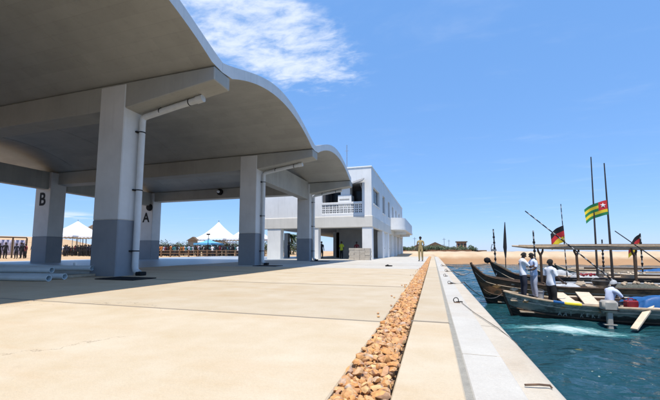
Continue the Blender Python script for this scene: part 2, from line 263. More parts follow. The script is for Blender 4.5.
def hull_mat(name, low, mid, high, z1, z2, wear, zn=0.05):
    """Painted hull: three painted bands by height on the boat, worn to wood and stained."""
    m, t, b = new_mat(name); n = t.nodes; l = t.links
    tcn = n.new('ShaderNodeTexCoord'); s = n.new('ShaderNodeSeparateXYZ'); l.new(tcn.outputs['Object'], s.inputs[0])
    nz = n.new('ShaderNodeTexNoise'); nz.inputs['Scale'].default_value = 5; nz.inputs['Detail'].default_value = 8; nz.inputs['Roughness'].default_value = 0.7
    mp = n.new('ShaderNodeMapping'); mp.inputs['Scale'].default_value = (0.5, 1, 1.6); l.new(tcn.outputs['Object'], mp.inputs[0]); l.new(mp.outputs[0], nz.inputs[0])
    zz = n.new('ShaderNodeMath'); zz.operation = 'MULTIPLY_ADD'; zz.inputs[1].default_value = zn; l.new(nz.outputs[0], zz.inputs[0]); l.new(s.outputs[2], zz.inputs[2])
    def step(v):
        r = n.new('ShaderNodeMapRange'); r.inputs[1].default_value = v - 0.012; r.inputs[2].default_value = v + 0.012; l.new(zz.outputs[0], r.inputs[0]); return r.outputs[0]
    m1 = n.new('ShaderNodeMix'); m1.data_type = 'RGBA'; l.new(step(z1 + zn / 2), m1.inputs[0]); m1.inputs[6].default_value = (*low, 1); m1.inputs[7].default_value = (*mid, 1)
    m2 = n.new('ShaderNodeMix'); m2.data_type = 'RGBA'; l.new(step(z2 + zn / 2), m2.inputs[0]); l.new(m1.outputs[2], m2.inputs[6]); m2.inputs[7].default_value = (*high, 1)
    n2 = n.new('ShaderNodeTexNoise'); n2.inputs['Scale'].default_value = 2.6; n2.inputs['Detail'].default_value = 9; n2.inputs['Roughness'].default_value = 0.75; l.new(mp.outputs[0], n2.inputs[0])
    r2 = n.new('ShaderNodeMapRange'); r2.inputs[1].default_value = 0.47; r2.inputs[2].default_value = 0.60; r2.inputs[4].default_value = 0.78; l.new(n2.outputs[0], r2.inputs[0])
    m3 = n.new('ShaderNodeMix'); m3.data_type = 'RGBA'; l.new(r2.outputs[0], m3.inputs[0]); l.new(m2.outputs[2], m3.inputs[6]); m3.inputs[7].default_value = (*wear, 1)
    l.new(m3.outputs[2], b.inputs['Base Color']); b.inputs['Roughness'].default_value = 0.65
    bp = n.new('ShaderNodeBump'); bp.inputs['Strength'].default_value = 0.35; bp.inputs['Distance'].default_value = 0.01; l.new(n2.outputs[0], bp.inputs['Height']); l.new(bp.outputs[0], b.inputs['Normal'])
    return m

def water_mat():
    m, t, b = new_mat('harbour_water'); n = t.nodes; l = t.links
    g = n.new('ShaderNodeNewGeometry')
    b.inputs['Roughness'].default_value = 0.06; b.inputs['IOR'].default_value = 1.33
    mp = n.new('ShaderNodeMapping'); mp.inputs['Rotation'].default_value = (0, 0, R(20)); mp.inputs['Scale'].default_value = (1.0, 2.0, 1); l.new(g.outputs['Position'], mp.inputs[0])
    n1 = n.new('ShaderNodeTexNoise'); n1.inputs['Scale'].default_value = 2.6; n1.inputs['Detail'].default_value = 5; n1.inputs['Distortion'].default_value = 0.4; l.new(mp.outputs[0], n1.inputs[0])
    n2 = n.new('ShaderNodeTexNoise'); n2.inputs['Scale'].default_value = 0.5; n2.inputs['Detail'].default_value = 3; l.new(mp.outputs[0], n2.inputs[0])
    ad = n.new('ShaderNodeMath'); ad.operation = 'MULTIPLY_ADD'; ad.inputs[1].default_value = 2.5; l.new(n2.outputs[0], ad.inputs[0]); l.new(n1.outputs[0], ad.inputs[2])
    bp = n.new('ShaderNodeBump'); bp.inputs['Strength'].default_value = 0.8; bp.inputs['Distance'].default_value = 0.22; l.new(ad.outputs[0], bp.inputs['Height']); l.new(bp.outputs[0], b.inputs['Normal'])
    # churned foam of the outboard's wash, an irregular patch beside the near boat
    mpf = n.new('ShaderNodeMapping'); mpf.vector_type = 'TEXTURE'; mpf.inputs['Location'].default_value = (3.6, 11.2, -1.5); mpf.inputs['Rotation'].default_value = (0, 0, R(8)); mpf.inputs['Scale'].default_value = (1.45, 0.50, 5)
    l.new(g.outputs['Position'], mpf.inputs[0]); ln = n.new('ShaderNodeVectorMath'); ln.operation = 'LENGTH'; l.new(mpf.outputs[0], ln.inputs[0])
    nf = n.new('ShaderNodeTexNoise'); nf.inputs['Scale'].default_value = 3.0; nf.inputs['Detail'].default_value = 9; nf.inputs['Roughness'].default_value = 0.7; nf.inputs['Distortion'].default_value = 0.9
    mp3 = n.new('ShaderNodeMapping'); mp3.inputs['Scale'].default_value = (0.8, 2.2, 1); l.new(g.outputs['Position'], mp3.inputs[0]); l.new(mp3.outputs[0], nf.inputs[0])
    sb = n.new('ShaderNodeMath'); sb.operation = 'SUBTRACT'; l.new(nf.outputs[0], sb.inputs[0])
    ml = n.new('ShaderNodeMath'); ml.operation = 'MULTIPLY'; ml.inputs[1].default_value = 0.36; l.new(ln.outputs['Value'], ml.inputs[0]); l.new(ml.outputs[0], sb.inputs[1])
    fr = n.new('ShaderNodeMapRange'); fr.inputs[1].default_value = 0.18; fr.inputs[2].default_value = 0.44; l.new(sb.outputs[0], fr.inputs[0])
    ft = n.new('ShaderNodeMapRange'); ft.inputs[1].default_value = 0.02; ft.inputs[2].default_value = 0.25; l.new(sb.outputs[0], ft.inputs[0])
    mx0 = n.new('ShaderNodeMix'); mx0.data_type = 'RGBA'; l.new(ft.outputs[0], mx0.inputs[0]); mx0.inputs[6].default_value = (0.010, 0.050, 0.062, 1); mx0.inputs[7].default_value = (0.05, 0.22, 0.23, 1)
    mx = n.new('ShaderNodeMix'); mx.data_type = 'RGBA'; l.new(fr.outputs[0], mx.inputs[0]); l.new(mx0.outputs[2], mx.inputs[6]); mx.inputs[7].default_value = (0.42, 0.52, 0.52, 1)
    l.new(mx.outputs[2], b.inputs['Base Color'])
    rr = n.new('ShaderNodeMapRange'); rr.inputs[3].default_value = 0.05; rr.inputs[4].default_value = 0.7; l.new(fr.outputs[0], rr.inputs[0]); l.new(rr.outputs[0], b.inputs['Roughness'])
    return m
water_m = water_mat()

# ------------------------------------------------------------------ helpers
class MB:
    """Collects shapes and links them as ONE mesh object."""
    def __init__(s): s.v = []; s.f = []; s.m = []
    def add(s, vs, fs, mi=0):
        o = len(s.v); s.v += [tuple(v) for v in vs]; s.f += [tuple(i + o for i in f) for f in fs]; s.m += [mi] * len(fs); return s
    def box(s, a, b, bev=0.0, mi=0, rz=0.0, tilt=None):
        a = Vector(a); b = Vector(b); lo = Vector(map(min, a, b)); hi = Vector(map(max, a, b)); c = (lo + hi) / 2; h = (hi - lo) / 2
        if bev <= 0:
            vs = [Vector((x * h.x, y * h.y, z * h.z)) for x in (-1, 1) for y in (-1, 1) for z in (-1, 1)]
            fs = [(0, 1, 3, 2), (4, 6, 7, 5), (0, 4, 5, 1), (2, 3, 7, 6), (0, 2, 6, 4), (1, 5, 7, 3)]
        else:
            bm = bmesh.new(); bmesh.ops.create_cube(bm, size=2.0)
            for v in bm.verts: v.co = Vector((v.co.x * h.x, v.co.y * h.y, v.co.z * h.z))
            bmesh.ops.bevel(bm, geom=bm.edges[:], offset=min(bev, min(h) * 0.9), segments=1, affect='EDGES', profile=0.5)
            bm.verts.index_update(); vs = [v.co.copy() for v in bm.verts]; fs = [[v.index for v in f.verts] for f in bm.faces]; bm.free()
        if tilt is not None: vs = [tilt @ v for v in vs]
        if rz: m = Matrix.Rotation(rz, 3, 'Z'); vs = [m @ v for v in vs]
        return s.add([v + c for v in vs], fs, mi)
    def tube(s, pts, r, seg=8, cap=True, mi=0):
        pts = [Vector(p) for p in pts]; n = len(pts); rs = r if isinstance(r, (list, tuple)) else [r] * n
        vs = []; ref = None
        for i, p in enumerate(pts):
            d = (pts[min(i + 1, n - 1)] - pts[max(i - 1, 0)]).normalized()
            if ref is None: ref = Vector((0, 0, 1)) if abs(d.z) < 0.9 else Vector((1, 0, 0))
            u = (ref - d * ref.dot(d))
            if u.length < 1e-4: u = Vector((1, 0, 0)).cross(d)
            u.normalize(); w = d.cross(u); ref = u
            for k in range(seg):
                a = 2 * math.pi * k / seg; vs.append(p + (u * math.cos(a) + w * math.sin(a)) * rs[i])
        fs = [(i * seg + k, i * seg + (k + 1) % seg, (i + 1) * seg + (k + 1) % seg, (i + 1) * seg + k) for i in range(n - 1) for k in range(seg)]
        if cap: fs += [tuple(range(seg))[::-1], tuple(range((n - 1) * seg, n * seg))]
        return s.add(vs, fs, mi)
    def prism(s, poly, axis, a, b, mi=0):
        """extrude a 2D polygon along an axis: 'x' -> poly is (y,z); 'y' -> (x,z); 'z' -> (x,y)"""
        def P(p, t): return {'x': (t, p[0], p[1]), 'y': (p[0], t, p[1]), 'z': (p[0], p[1], t)}[axis]
        n = len(poly); vs = [P(p, a) for p in poly] + [P(p, b) for p in poly]
        fs = [(i, (i + 1) % n, (i + 1) % n + n, i + n) for i in range(n)] + [tuple(range(n))[::-1], tuple(range(n, 2 * n))]
        return s.add(vs, fs, mi)
    def lathe(s, prof, seg=16, c=(0, 0, 0), mi=0):
        vs = []; n = len(prof)
        for r, z in prof:
            for k in range(seg):
                a = 2 * math.pi * k / seg; vs.append((c[0] + r * math.cos(a), c[1] + r * math.sin(a), c[2] + z))
        fs = [(i * seg + k, i * seg + (k + 1) % seg, (i + 1) * seg + (k + 1) % seg, (i + 1) * seg + k) for i in range(n - 1) for k in range(seg)]
        fs += [tuple(range(seg))[::-1], tuple(range((n - 1) * seg, n * seg))]
        return s.add(vs, fs, mi)
    def grid(s, fn, nu, nv, mi=0):
        vs = [fn(i / nu, j / nv) for i in range(nu + 1) for j in range(nv + 1)]
        fs = [(i * (nv + 1) + j, (i + 1) * (nv + 1) + j, (i + 1) * (nv + 1) + j + 1, i * (nv + 1) + j + 1) for i in range(nu) for j in range(nv)]
        return s.add(vs, fs, mi)
    def mesh(s, name, mats, smooth=False, recalc=True):
        me = bpy.data.meshes.new(name); me.from_pydata(s.v, [], s.f)
        for m in (mats if isinstance(mats, (list, tuple)) else [mats]): me.materials.append(m)
        if max(s.m) > 0: me.polygons.foreach_set('material_index', s.m)
        if recalc:
            bm = bmesh.new(); bm.from_mesh(me); bmesh.ops.recalc_face_normals(bm, faces=bm.faces); bm.to_mesh(me); bm.free()
        if smooth:
            me.polygons.foreach_set('use_smooth', [True] * len(me.polygons))
            try: me.set_sharp_from_angle(angle=R(smooth if smooth is not True else 40))
            except Exception: pass
        me.update(); return me
    def build(s, name, mats, parent=None, smooth=False, loc=None, recalc=True):
        o = bpy.data.objects.new(name, s.mesh(name, mats, smooth, recalc)); COL.objects.link(o)
        if parent is not None: o.parent = parent
        if loc is not None: o.location = loc
        return o
def tag(o, label=None, cat=None, group=None, kind=None):
    if label: o['label'] = label
    if cat: o['category'] = cat
    if group: o['group'] = group
    if kind: o['kind'] = kind
    return o
def thing(name, label, cat, loc=(0, 0, 0), rz=0.0, group=None):
    o = bpy.data.objects.new(name, None); COL.objects.link(o); o.location = loc; o.rotation_euler = (0, 0, rz); o.empty_display_size = 0.2
    return tag(o, label, cat, group)
def copy_tree(o, parent=None):
    c = o.copy(); COL.objects.link(c); c.parent = parent
    for ch in o.children: copy_tree(ch, c)
    return c
def inst(name, me, loc, rot=(0, 0, 0), sc=(1, 1, 1), parent=None):
    o = bpy.data.objects.new(name, me); COL.objects.link(o); o.location = loc; o.rotation_euler = rot; o.scale = sc
    if parent is not None: o.parent = parent
    return o
def text_obj(name, body, size, mat, loc, rot, parent, depth=0.004, sx=1.0):
    cu = bpy.data.curves.new(name, 'FONT'); cu.body = body; cu.size = size; cu.extrude = depth; cu.align_x = 'CENTER'; cu.align_y = 'CENTER'; cu.offset = size * 0.022
    t = bpy.data.objects.new('tmp', cu); COL.objects.link(t)
    dg = bpy.context.evaluated_depsgraph_get(); me = bpy.data.meshes.new_from_object(t.evaluated_get(dg)); me.name = name
    bpy.data.objects.remove(t); me.materials.clear(); me.materials.append(mat)
    o = inst(name, me, loc, rot, (sx, 1, 1), parent); return o

# ------------------------------------------------------------------ the setting: land, water, bank
W = -1.5                                  # harbour water level
QX = 0.66                                 # quay edge
def land_height(x, y):
    z = -0.11
    if y > 60: z += min(0.5, (y - 60) * 0.012)
    d = max(0.0, (-x - 58 - 0.25 * (y - 40)) / 22.0)
    q = min(1.0, max(0.0, (-x / max(8.0, y) - 1.12) / 0.35)); d *= q * q * (3 - 2 * q)
    if d > 0: z += 4.7 * (1 - math.exp(-d * d * 1.1)) * (0.86 + 0.14 * math.sin(y * 0.11 + x * 0.05)) * (1 if -20 < y < 140 else 0)
    return z
xs = [-900, -500, -300, -200, -160] + list(np.arange(-140, -26, 3.0)) + [-24.0, -18, -12, -6, -2, 0.3]
ys = [-300, -120, -60, -20] + list(np.arange(-10, 140, 4.0)) + [160, 220, 320, 500, 900]
b = MB()
vs = [(x, y, land_height(x, y) + (rnd.uniform(-0.03, 0.03) if x < -28 else 0)) for x in xs for y in ys]
ny = len(ys)
b.add(vs, [(i * ny + j, (i + 1) * ny + j, (i + 1) * ny + j + 1, i * ny + j + 1) for i in range(len(xs) - 1) for j in range(ny - 1)])
tag(b.build('ground', sand_m, smooth=True), kind='structure')

# water: a fine rippled sheet in the basin, one flat sheet to the horizon below it
wx = np.concatenate([np.arange(0.4, 12, 0.09), np.arange(12, 46, 0.3)]); wy = np.concatenate([np.arange(-3, 34, 0.09), np.arange(34, 76, 0.3)])
GX, GY = np.meshgrid(wx, wy, indexing='ij'); H = np.zeros_like(GX)
rg = np.random.RandomState(3)
for k in range(46):
    lam = 0.28 * (1.09 ** k) ** 0.72 * 1.05
    th = R(95) + rg.normal(0, 0.75); kx, ky = math.cos(th) * 2 * math.pi / lam, math.sin(th) * 2 * math.pi / lam
    wgt = np.where((GX < 12) & (GY < 34), 1.0, 1.0 if lam > 1.2 else 0.0)
    H += wgt * 0.0046 * lam ** 0.85 * np.sin(kx * GX + ky * GY + rg.uniform(0, 6.28))
nxw, nyw = GX.shape
verts = np.stack([GX, GY, H], -1).reshape(-1, 3)
idx = np.arange(nxw * nyw).reshape(nxw, nyw)
quads = np.stack([idx[:-1, :-1], idx[1:, :-1], idx[1:, 1:], idx[:-1, 1:]], -1).reshape(-1, 4)
me = bpy.data.meshes.new('harbour_water'); me.vertices.add(len(verts)); me.vertices.foreach_set('co', verts.astype(np.float32).ravel())
me.loops.add(quads.size); me.loops.foreach_set('vertex_index', quads.ravel().astype(np.int32))
me.polygons.add(len(quads)); me.polygons.foreach_set('loop_start', np.arange(0, quads.size, 4, dtype=np.int32)); me.polygons.foreach_set('loop_total', np.full(len(quads), 4, dtype=np.int32))
me.update(calc_edges=True); me.polygons.foreach_set('use_smooth', [True] * len(me.polygons)); me.materials.append(water_m)
o = inst('harbour_water', me, (0, 0, W)); tag(o, kind='structure')
b = MB(); b.add([(-2500, -2500, 0), (3500, -2500, 0), (3500, 4500, 0), (-2500, 4500, 0)], [(0, 1, 2, 3)])
tag(b.build('sea', water_m, loc=(0, 0, W - 0.22)), kind='structure')

# sand bank closing the basin
def bank(u, v):
    x = -6 + 76 * u + (1.0 - abs(2 * v - 1)) * 0
    cy = 66 + 0.07 * x + 1.2 * math.sin(x * 0.09)
    prof = [(-9.0, -2.6), (-5.2, -1.62), (-4.3, -0.9), (-3.4, -0.1), (-2.2, 0.34), (0.0, 0.58), (3.0, 0.62), (7.0, 0.5), (12.0, -0.5), (17.0, -2.4)]
    t = v * (len(prof) - 1); i = min(int(t), len(prof) - 2); f = t - i
    yy = prof[i][0] * (1 - f) + prof[i + 1][0] * f; zz = prof[i][1] * (1 - f) + prof[i + 1][1] * f
    return (x, cy + yy + 0.25 * math.sin(x * 0.8 + v * 9), zz + 0.05 * math.sin(x * 1.3 + v * 20) + 0.035 * math.sin(x * 3.1 - v * 13))
def wet_sand(m):
    t = m.node_tree; n = t.nodes; l = t.links; bs = n['Principled BSDF']; src = bs.inputs['Base Color'].links[0].from_socket
    g = n.new('ShaderNodeNewGeometry'); sp_ = n.new('ShaderNodeSeparateXYZ'); l.new(g.outputs['Position'], sp_.inputs[0])
    nz = n.new('ShaderNodeTexNoise'); nz.inputs['Scale'].default_value = 0.9; nz.inputs['Detail'].default_value = 5; l.new(g.outputs['Position'], nz.inputs[0])
    a = n.new('ShaderNodeMath'); a.operation = 'MULTIPLY_ADD'; a.inputs[1].default_value = 0.5; l.new(nz.outputs[0], a.inputs[0]); l.new(sp_.outputs[2], a.inputs[2])
    mr = n.new('ShaderNodeMapRange'); mr.inputs[1].default_value = 0.10; mr.inputs[2].default_value = -0.45; l.new(a.outputs[0], mr.inputs[0])
    mx = n.new('ShaderNodeMix'); mx.data_type = 'RGBA'; l.new(mr.outputs[0], mx.inputs[0]); l.new(src, mx.inputs[6]); mx.inputs[7].default_value = (0.36, 0.215, 0.115, 1); l.new(mx.outputs[2], bs.inputs['Base Color'])
wet_sand(bank_m)
b = MB(); b.grid(bank, 150, 27); tag(b.build('sand_bank', bank_m, smooth=60), kind='structure')
# low shore joining the quay's end with the bank
b = MB()
b.grid(lambda u, v: (-12 + 13.5 * u + 1.5 * v * math.sin(u * 3), 45.5 + 26 * v, -0.06 + 0.5 * math.sin(math.pi * v) * (1 - 0.6 * u) - (1.6 * max(0, u - 0.86) / 0.14 if u > 0.86 else 0)), 28, 14)
tag(b.build('shore', bank_m, smooth=60), kind='structure')

# ------------------------------------------------------------------ quay
quay = tag(MB().box((-6.0, -14, -4), (QX - 0.012, 45.4, -0.102)).build('quay', wall_quay_m), kind='structure')
b = MB().box((-30, -14, -0.35), (-6.0, 45.4, -0.104)); b.build('sub_base', joint_m, quay)
def slab(x0, x1, y0, y1, m, nm='slab', z=0.0, g=0.006):
    b = MB().box((x0 + g, y0 + g, -0.1), (x1 - g, y1 - g, z), 0.008)
    return b.build(nm, m, quay)
yj = [0.05 + 3.45 * k for k in range(-4, 14)]
for yy in (3.64, 15.7, 27.8): MB().box((-0.235, yy - 0.022, -0.1), (0.135, yy + 0.022, 0.0025)).build('joint_sealant', joint_m, quay)
for yy in yj: MB().box((-12.2, yy - 0.024, -0.1), (-0.53, yy + 0.024, 0.0015 + 0.002 * math.sin(yy * 3))).build('joint_sealant', joint_m, quay)
for i in range(len(yj) - 1):
    y0, y1 = yj[i], yj[i + 1]
    wm = white_slab_m if y0 > 14.5 else slab_m
    dz = rnd.uniform(-0.003, 0.003)
    slab(-5.55, -0.498, y0, y1, white_slab_m if y0 > 13.5 else slab_m, z=dz, g=0.017)
    slab(-12.2, -5.55, y0, y1, apron_shade_m if y0 < 13.5 else white_slab_m, z=rnd.uniform(-0.003, 0.003), g=0.017)
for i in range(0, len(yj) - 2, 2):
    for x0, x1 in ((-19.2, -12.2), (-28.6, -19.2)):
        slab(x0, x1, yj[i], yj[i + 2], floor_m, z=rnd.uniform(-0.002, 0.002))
ye = [-8.4, 3.64, 15.7, 27.8, 45.4]
for i in range(4): slab(-0.232, 0.148, ye[i], ye[i + 1], slab_m, 'edge_slab', g=0.012)
yw = [-7.0 + 2.42 * k for k in range(0, 23)]
yw = [y - 2.48 + 2.42 - 0.0 for y in yw]
for i in range(len(yw) - 1):
    if yw[i] > 45: break
    MB().box((0.18, yw[i + 1] - 0.009, -0.1), (0.402, yw[i + 1] + 0.009, -0.0065)).build('joint_sealant', joint_m, quay)
    slab(0.168, 0.436, yw[i], min(yw[i + 1], 45.4), white_slab_m, 'capping_slab', z=-0.004 + rnd.uniform(-0.002, 0.002), g=0.005)
# outer kerb with a rounded nose above the water
for i in range(len(ye) - 1):
    n = 7; prof = [(0.405, -0.1), (0.405, -0.007)] + [(QX - 0.10 + 0.10 * math.sin(a), -0.108 + 0.10 * math.cos(a)) for a in [k * math.pi / 2 / n for k in range(n + 1)]] + [(QX, -0.45), (0.60, -0.45)]
    b = MB().prism([(p[0], p[1]) for p in prof], 'y', ye[i] + 0.006, ye[i + 1] - 0.006); b.build('kerb', kerb_m, quay, smooth=35)

MB().box((0.125, -8.4, -0.1), (0.18, 45.4, -0.009)).build('groove_mortar', surf('mortar', (0.24, 0.23, 0.20), rough=0.9, scale=12, bump=0.4, speck=0.15), quay)
# gravel channel
chan = MB().box((-0.512, -8, -0.1), (-0.238, 45.4, -0.045)).build('gravel_channel', surf('channel_bed', (0.22, 0.14, 0.08), rough=0.95, scale=30, bump=0.5), quay)
def stone_mesh(seed, sub=2):
    bm = bmesh.new(); bmesh.ops.create_icosphere(bm, subdivisions=sub, radius=1.0); r = random.Random(seed)
    cuts = [(Vector((r.uniform(-1, 1), r.uniform(-1, 1), r.uniform(-1, 1))).normalized(), r.uniform(0.45, 0.85)) for _ in range(9)]
    for v in bm.verts:
        for nrm, d in cuts:
            k = v.co.dot(nrm) - d
            if k > 0: v.co -= nrm * k * 0.9
        v.co *= 1 + r.uniform(-0.04, 0.04)
    me = bpy.data.meshes.new('stone'); bm.to_mesh(me); bm.free(); me.materials.append(stone_m)
    me.polygons.foreach_set('use_smooth', [True] * len(me.polygons))
    try: me.set_sharp_from_angle(angle=R(28))
    except Exception: pass
    return me
st_hi = [stone_mesh(s, 2) for s in range(8)]
st_lo = []
for s in range(8):
    m_ = stone_mesh(s + 20, 1); st_lo.append((np.array([v.co[:] for v in m_.vertices]), [tuple(p.vertices) for p in m_.polygons])); bpy.data.meshes.remove(m_)
stones = []
y = 1.25
while y < 45.2:
    far = y > 14
    step = 0.030 if not far else 0.06
    n_ac = 6 if not far else 4
    for k in range(n_ac):
        s = rnd.choice((0.019, 0.024, 0.028, 0.033, 0.041)) * (1.0 if not far else 1.35)
        x = -0.3735 + (k + 0.5 - n_ac / 2) * 0.265 / n_ac + rnd.uniform(-0.018, 0.018)
        x = max(-0.505 + s * 0.4, min(-0.245 - s * 0.4, x))
        stones.append((x, y + rnd.uniform(-0.02, 0.02), -0.012 + rnd.uniform(-0.012, 0.024), s * rnd.uniform(0.95, 1.5), s * rnd.uniform(0.7, 1.05), s * rnd.uniform(0.5, 0.8), rnd.uniform(0, 6.28), rnd.uniform(-0.5, 0.5)))
    y += step
for _ in range(2600):           # grit filling the gaps between the stones
    yy = 1.3 + 20 * rnd.random() ** 1.6; s = rnd.uniform(0.008, 0.017)
    stones.append((rnd.uniform(-0.50, -0.25), yy, -0.022 + rnd.uniform(-0.008, 0.012), s * 1.2, s, s * 0.8, rnd.uniform(0, 6), rnd.uniform(-0.4, 0.4)))
for _ in range(26):            # strays kicked out on to the slab
    yy = rnd.uniform(3, 16); stones.append((rnd.choice((-0.56, -0.6, -0.64, -0.53)) + rnd.uniform(-0.02, 0.02), yy, 0.014, 0.024, 0.019, 0.014, rnd.uniform(0, 6), 0.1))
vis = sorted([s for s in stones if s[1] > 1.52 and s[3] > 0.021], key=lambda s: s[1])
near = set(id(s) for s in vis[:300])
for s in vis[:300]:
    inst('stone', rnd.choice(st_hi), s[:3], (s[7], s[7] * 0.6, s[6]), s[3:6], chan)
gv, gf = [], []
cnt = 0
for s in stones:
    if id(s) in near: continue
    V, Fc = st_lo[cnt % 8]; cnt += 1
    Rm = np.array(Matrix.Rotation(s[6], 3, 'Z') @ Matrix.Rotation(s[7], 3, 'X'))
    P = (V * np.array(s[3:6])) @ Rm.T + np.array(s[:3]); o_ = len(gv); gv += [tuple(p) for p in P]; gf += [tuple(i + o_ for i in f) for f in Fc]
b = MB(); b.v, b.f, b.m = gv, gf, [0] * len(gf); g = b.build('gravel', stone_m, chan, recalc=False); g['kind'] = 'stuff'

# ------------------------------------------------------------------ canopy
can = thing('market_canopy', 'large white concrete canopy with barrel vaulted roof on square columns', 'canopy', (-16, 7.5, 0))
CO = Vector((16, -7.5, 0))
def cpart(mb, name, m, parent=None, smooth=False):
    o = mb.build(name, m, parent if parent is not None else can, smooth)
    if parent is None: o.location = CO
    return o
ROW = [-16.02, -8.22, -0.42, 7.38, 15.18, 22.98]  # first row: unseen extra bay, added to block light from behind the camera
XF, XB, XT, XE = -8.6, -22.9, -5.54, -26.6       # front-row right face, back-row right face, roof edges
CW, CD = 0.98, 0.62
def arch(s): return math.sin(math.pi * s) ** 0.82
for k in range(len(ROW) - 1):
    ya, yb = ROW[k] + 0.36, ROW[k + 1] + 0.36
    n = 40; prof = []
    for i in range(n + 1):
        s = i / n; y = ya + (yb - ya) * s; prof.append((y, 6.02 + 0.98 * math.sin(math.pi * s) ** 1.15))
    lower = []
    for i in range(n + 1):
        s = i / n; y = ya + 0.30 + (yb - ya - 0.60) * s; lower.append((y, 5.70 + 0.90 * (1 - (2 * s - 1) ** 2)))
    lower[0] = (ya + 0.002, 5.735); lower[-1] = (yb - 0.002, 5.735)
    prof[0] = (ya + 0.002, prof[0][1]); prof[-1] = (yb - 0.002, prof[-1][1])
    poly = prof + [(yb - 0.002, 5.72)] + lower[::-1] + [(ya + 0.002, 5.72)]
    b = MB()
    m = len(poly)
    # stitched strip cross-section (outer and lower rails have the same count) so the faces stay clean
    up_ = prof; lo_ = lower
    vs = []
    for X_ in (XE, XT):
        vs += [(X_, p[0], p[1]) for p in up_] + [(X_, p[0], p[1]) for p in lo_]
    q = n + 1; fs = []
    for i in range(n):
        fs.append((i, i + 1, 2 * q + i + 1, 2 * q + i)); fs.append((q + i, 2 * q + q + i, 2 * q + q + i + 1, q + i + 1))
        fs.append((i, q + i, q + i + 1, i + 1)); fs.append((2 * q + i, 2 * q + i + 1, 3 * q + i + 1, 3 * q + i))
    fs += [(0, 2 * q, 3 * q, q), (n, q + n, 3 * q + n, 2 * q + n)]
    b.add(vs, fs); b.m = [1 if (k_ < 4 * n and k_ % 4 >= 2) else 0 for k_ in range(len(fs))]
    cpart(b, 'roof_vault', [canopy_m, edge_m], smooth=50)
    # shallow formwork seams under the shell
    for X_ in (-9.5, -13.4, -17.3, -21.2):
        vs = []
        for i in range(3, n - 2):
            yy, zz = lower[i]
            vs += [(X_ - 0.03, yy, zz - 0.012), (X_ + 0.03, yy, zz - 0.012), (X_ - 0.03, yy, zz + 0.02), (X_ + 0.03, yy, zz + 0.02)]
        mm = len(vs) // 4; fs = []
        for i in range(mm - 1):
            a, c = 4 * i, 4 * i + 4
            fs += [(a, a + 1, c + 1, c), (a, c, c + 2, a + 2), (a + 1, a + 3, c + 3, c + 1), (a + 2, c + 2, c + 3, a + 3)]
        fs += [(0, 2, 3, 1), (4 * mm - 4, 4 * mm - 3, 4 * mm - 1, 4 * mm - 2)]
        cpart(MB().add(vs, fs), 'roof_seam', canopy_m)
for k, y in enumerate(ROW):
    prof = [(XT, 5.35), (XT, 5.73), (XE, 5.73), (XE, 5.35), (XB - 1.35, 4.95), (XF, 4.95)]
    b = MB().prism([(p[0], p[1]) for p in prof], 'y', y, y + 0.72); o = cpart(b, 'cross_beam', canopy_m)
    bv = o.modifiers.new('bevel', 'BEVEL'); bv.width = 0.02; bv.segments = 1
    for X_, let in ((XF, None), (XB, {4: 'B', 5: 'A'}.get(k))):
        cw, y_, cd = (CW, y, CD) if X_ == XF else (1.35, y - (0.40 if k == 4 else 0.12), 0.92)
        c = cpart(MB().box((X_ - cw, y_ - 0.02, 1.62), (X_, y_ + cd, 5.69), 0.025), 'column', column_m)
        d = MB().box((X_ - cw - 0.003, y_ - 0.023, -0.1), (X_ + 0.003, y_ + cd + 0.003, 1.62), 0.025).build('painted_dado', dado_m, c)
        if let:
            text_obj('letter', let, 1.15, black_m, (X_ - cw * 0.5, y_ - 0.026, 3.95 if let == 'B' else 3.55), (R(90), 0, 0), c, 0.005, 0.9)
            c['label'] = 'back column with the black letter ' + let
# longitudinal beams: back row over all bays, front row only over the last bay
for k in range(len(ROW) - 1):
    cpart(MB().box((XB - 0.72, ROW[k] + 0.725, 4.60), (XB - 0.2, ROW[k + 1] - 0.025, 5.70), 0.02), 'long_beam', canopy_m)
cpart(MB().box((XF - 0.66, ROW[4] + 0.93, 4.52), (XF - 0.1, ROW[5] - 0.03, 5.82), 0.02), 'long_beam', canopy_m)
# wall fittings under the roof
def bulkhead(x, y, z, r, m, nm):
    b = MB(); b.lathe([(0.001, 0), (r, 0), (r, 0.10), (r * 0.8, 0.17), (0.001, 0.2)], 18); b2 = MB()
    for v in b.v: b2.v.append((x + v[0], y - v[2], z + v[1]))
    b2.f, b2.m = b.f, b.m; return cpart(b2, nm, m, smooth=40)
bulkhead(-23.2, ROW[5] - 0.16, 4.45, 0.30, black_m, 'floodlight')
bulkhead(-24.4, ROW[4] - 0.02, 5.35, 0.16, black_m, 'floodlight')
lb = bulkhead(-16.3, ROW[5] - 0.003, 5.46, 0.26, black_m, 'lamp_housing')
b = MB(); b.lathe([(0.001, -0.12), (0.09, -0.08), (0.13, 0), (0.09, 0.08), (0.001, 0.12)], 14); b.build('lamp_globe', lamp_m, lb, smooth=True, loc=(-16.3, ROW[5] - 0.27, 5.46))
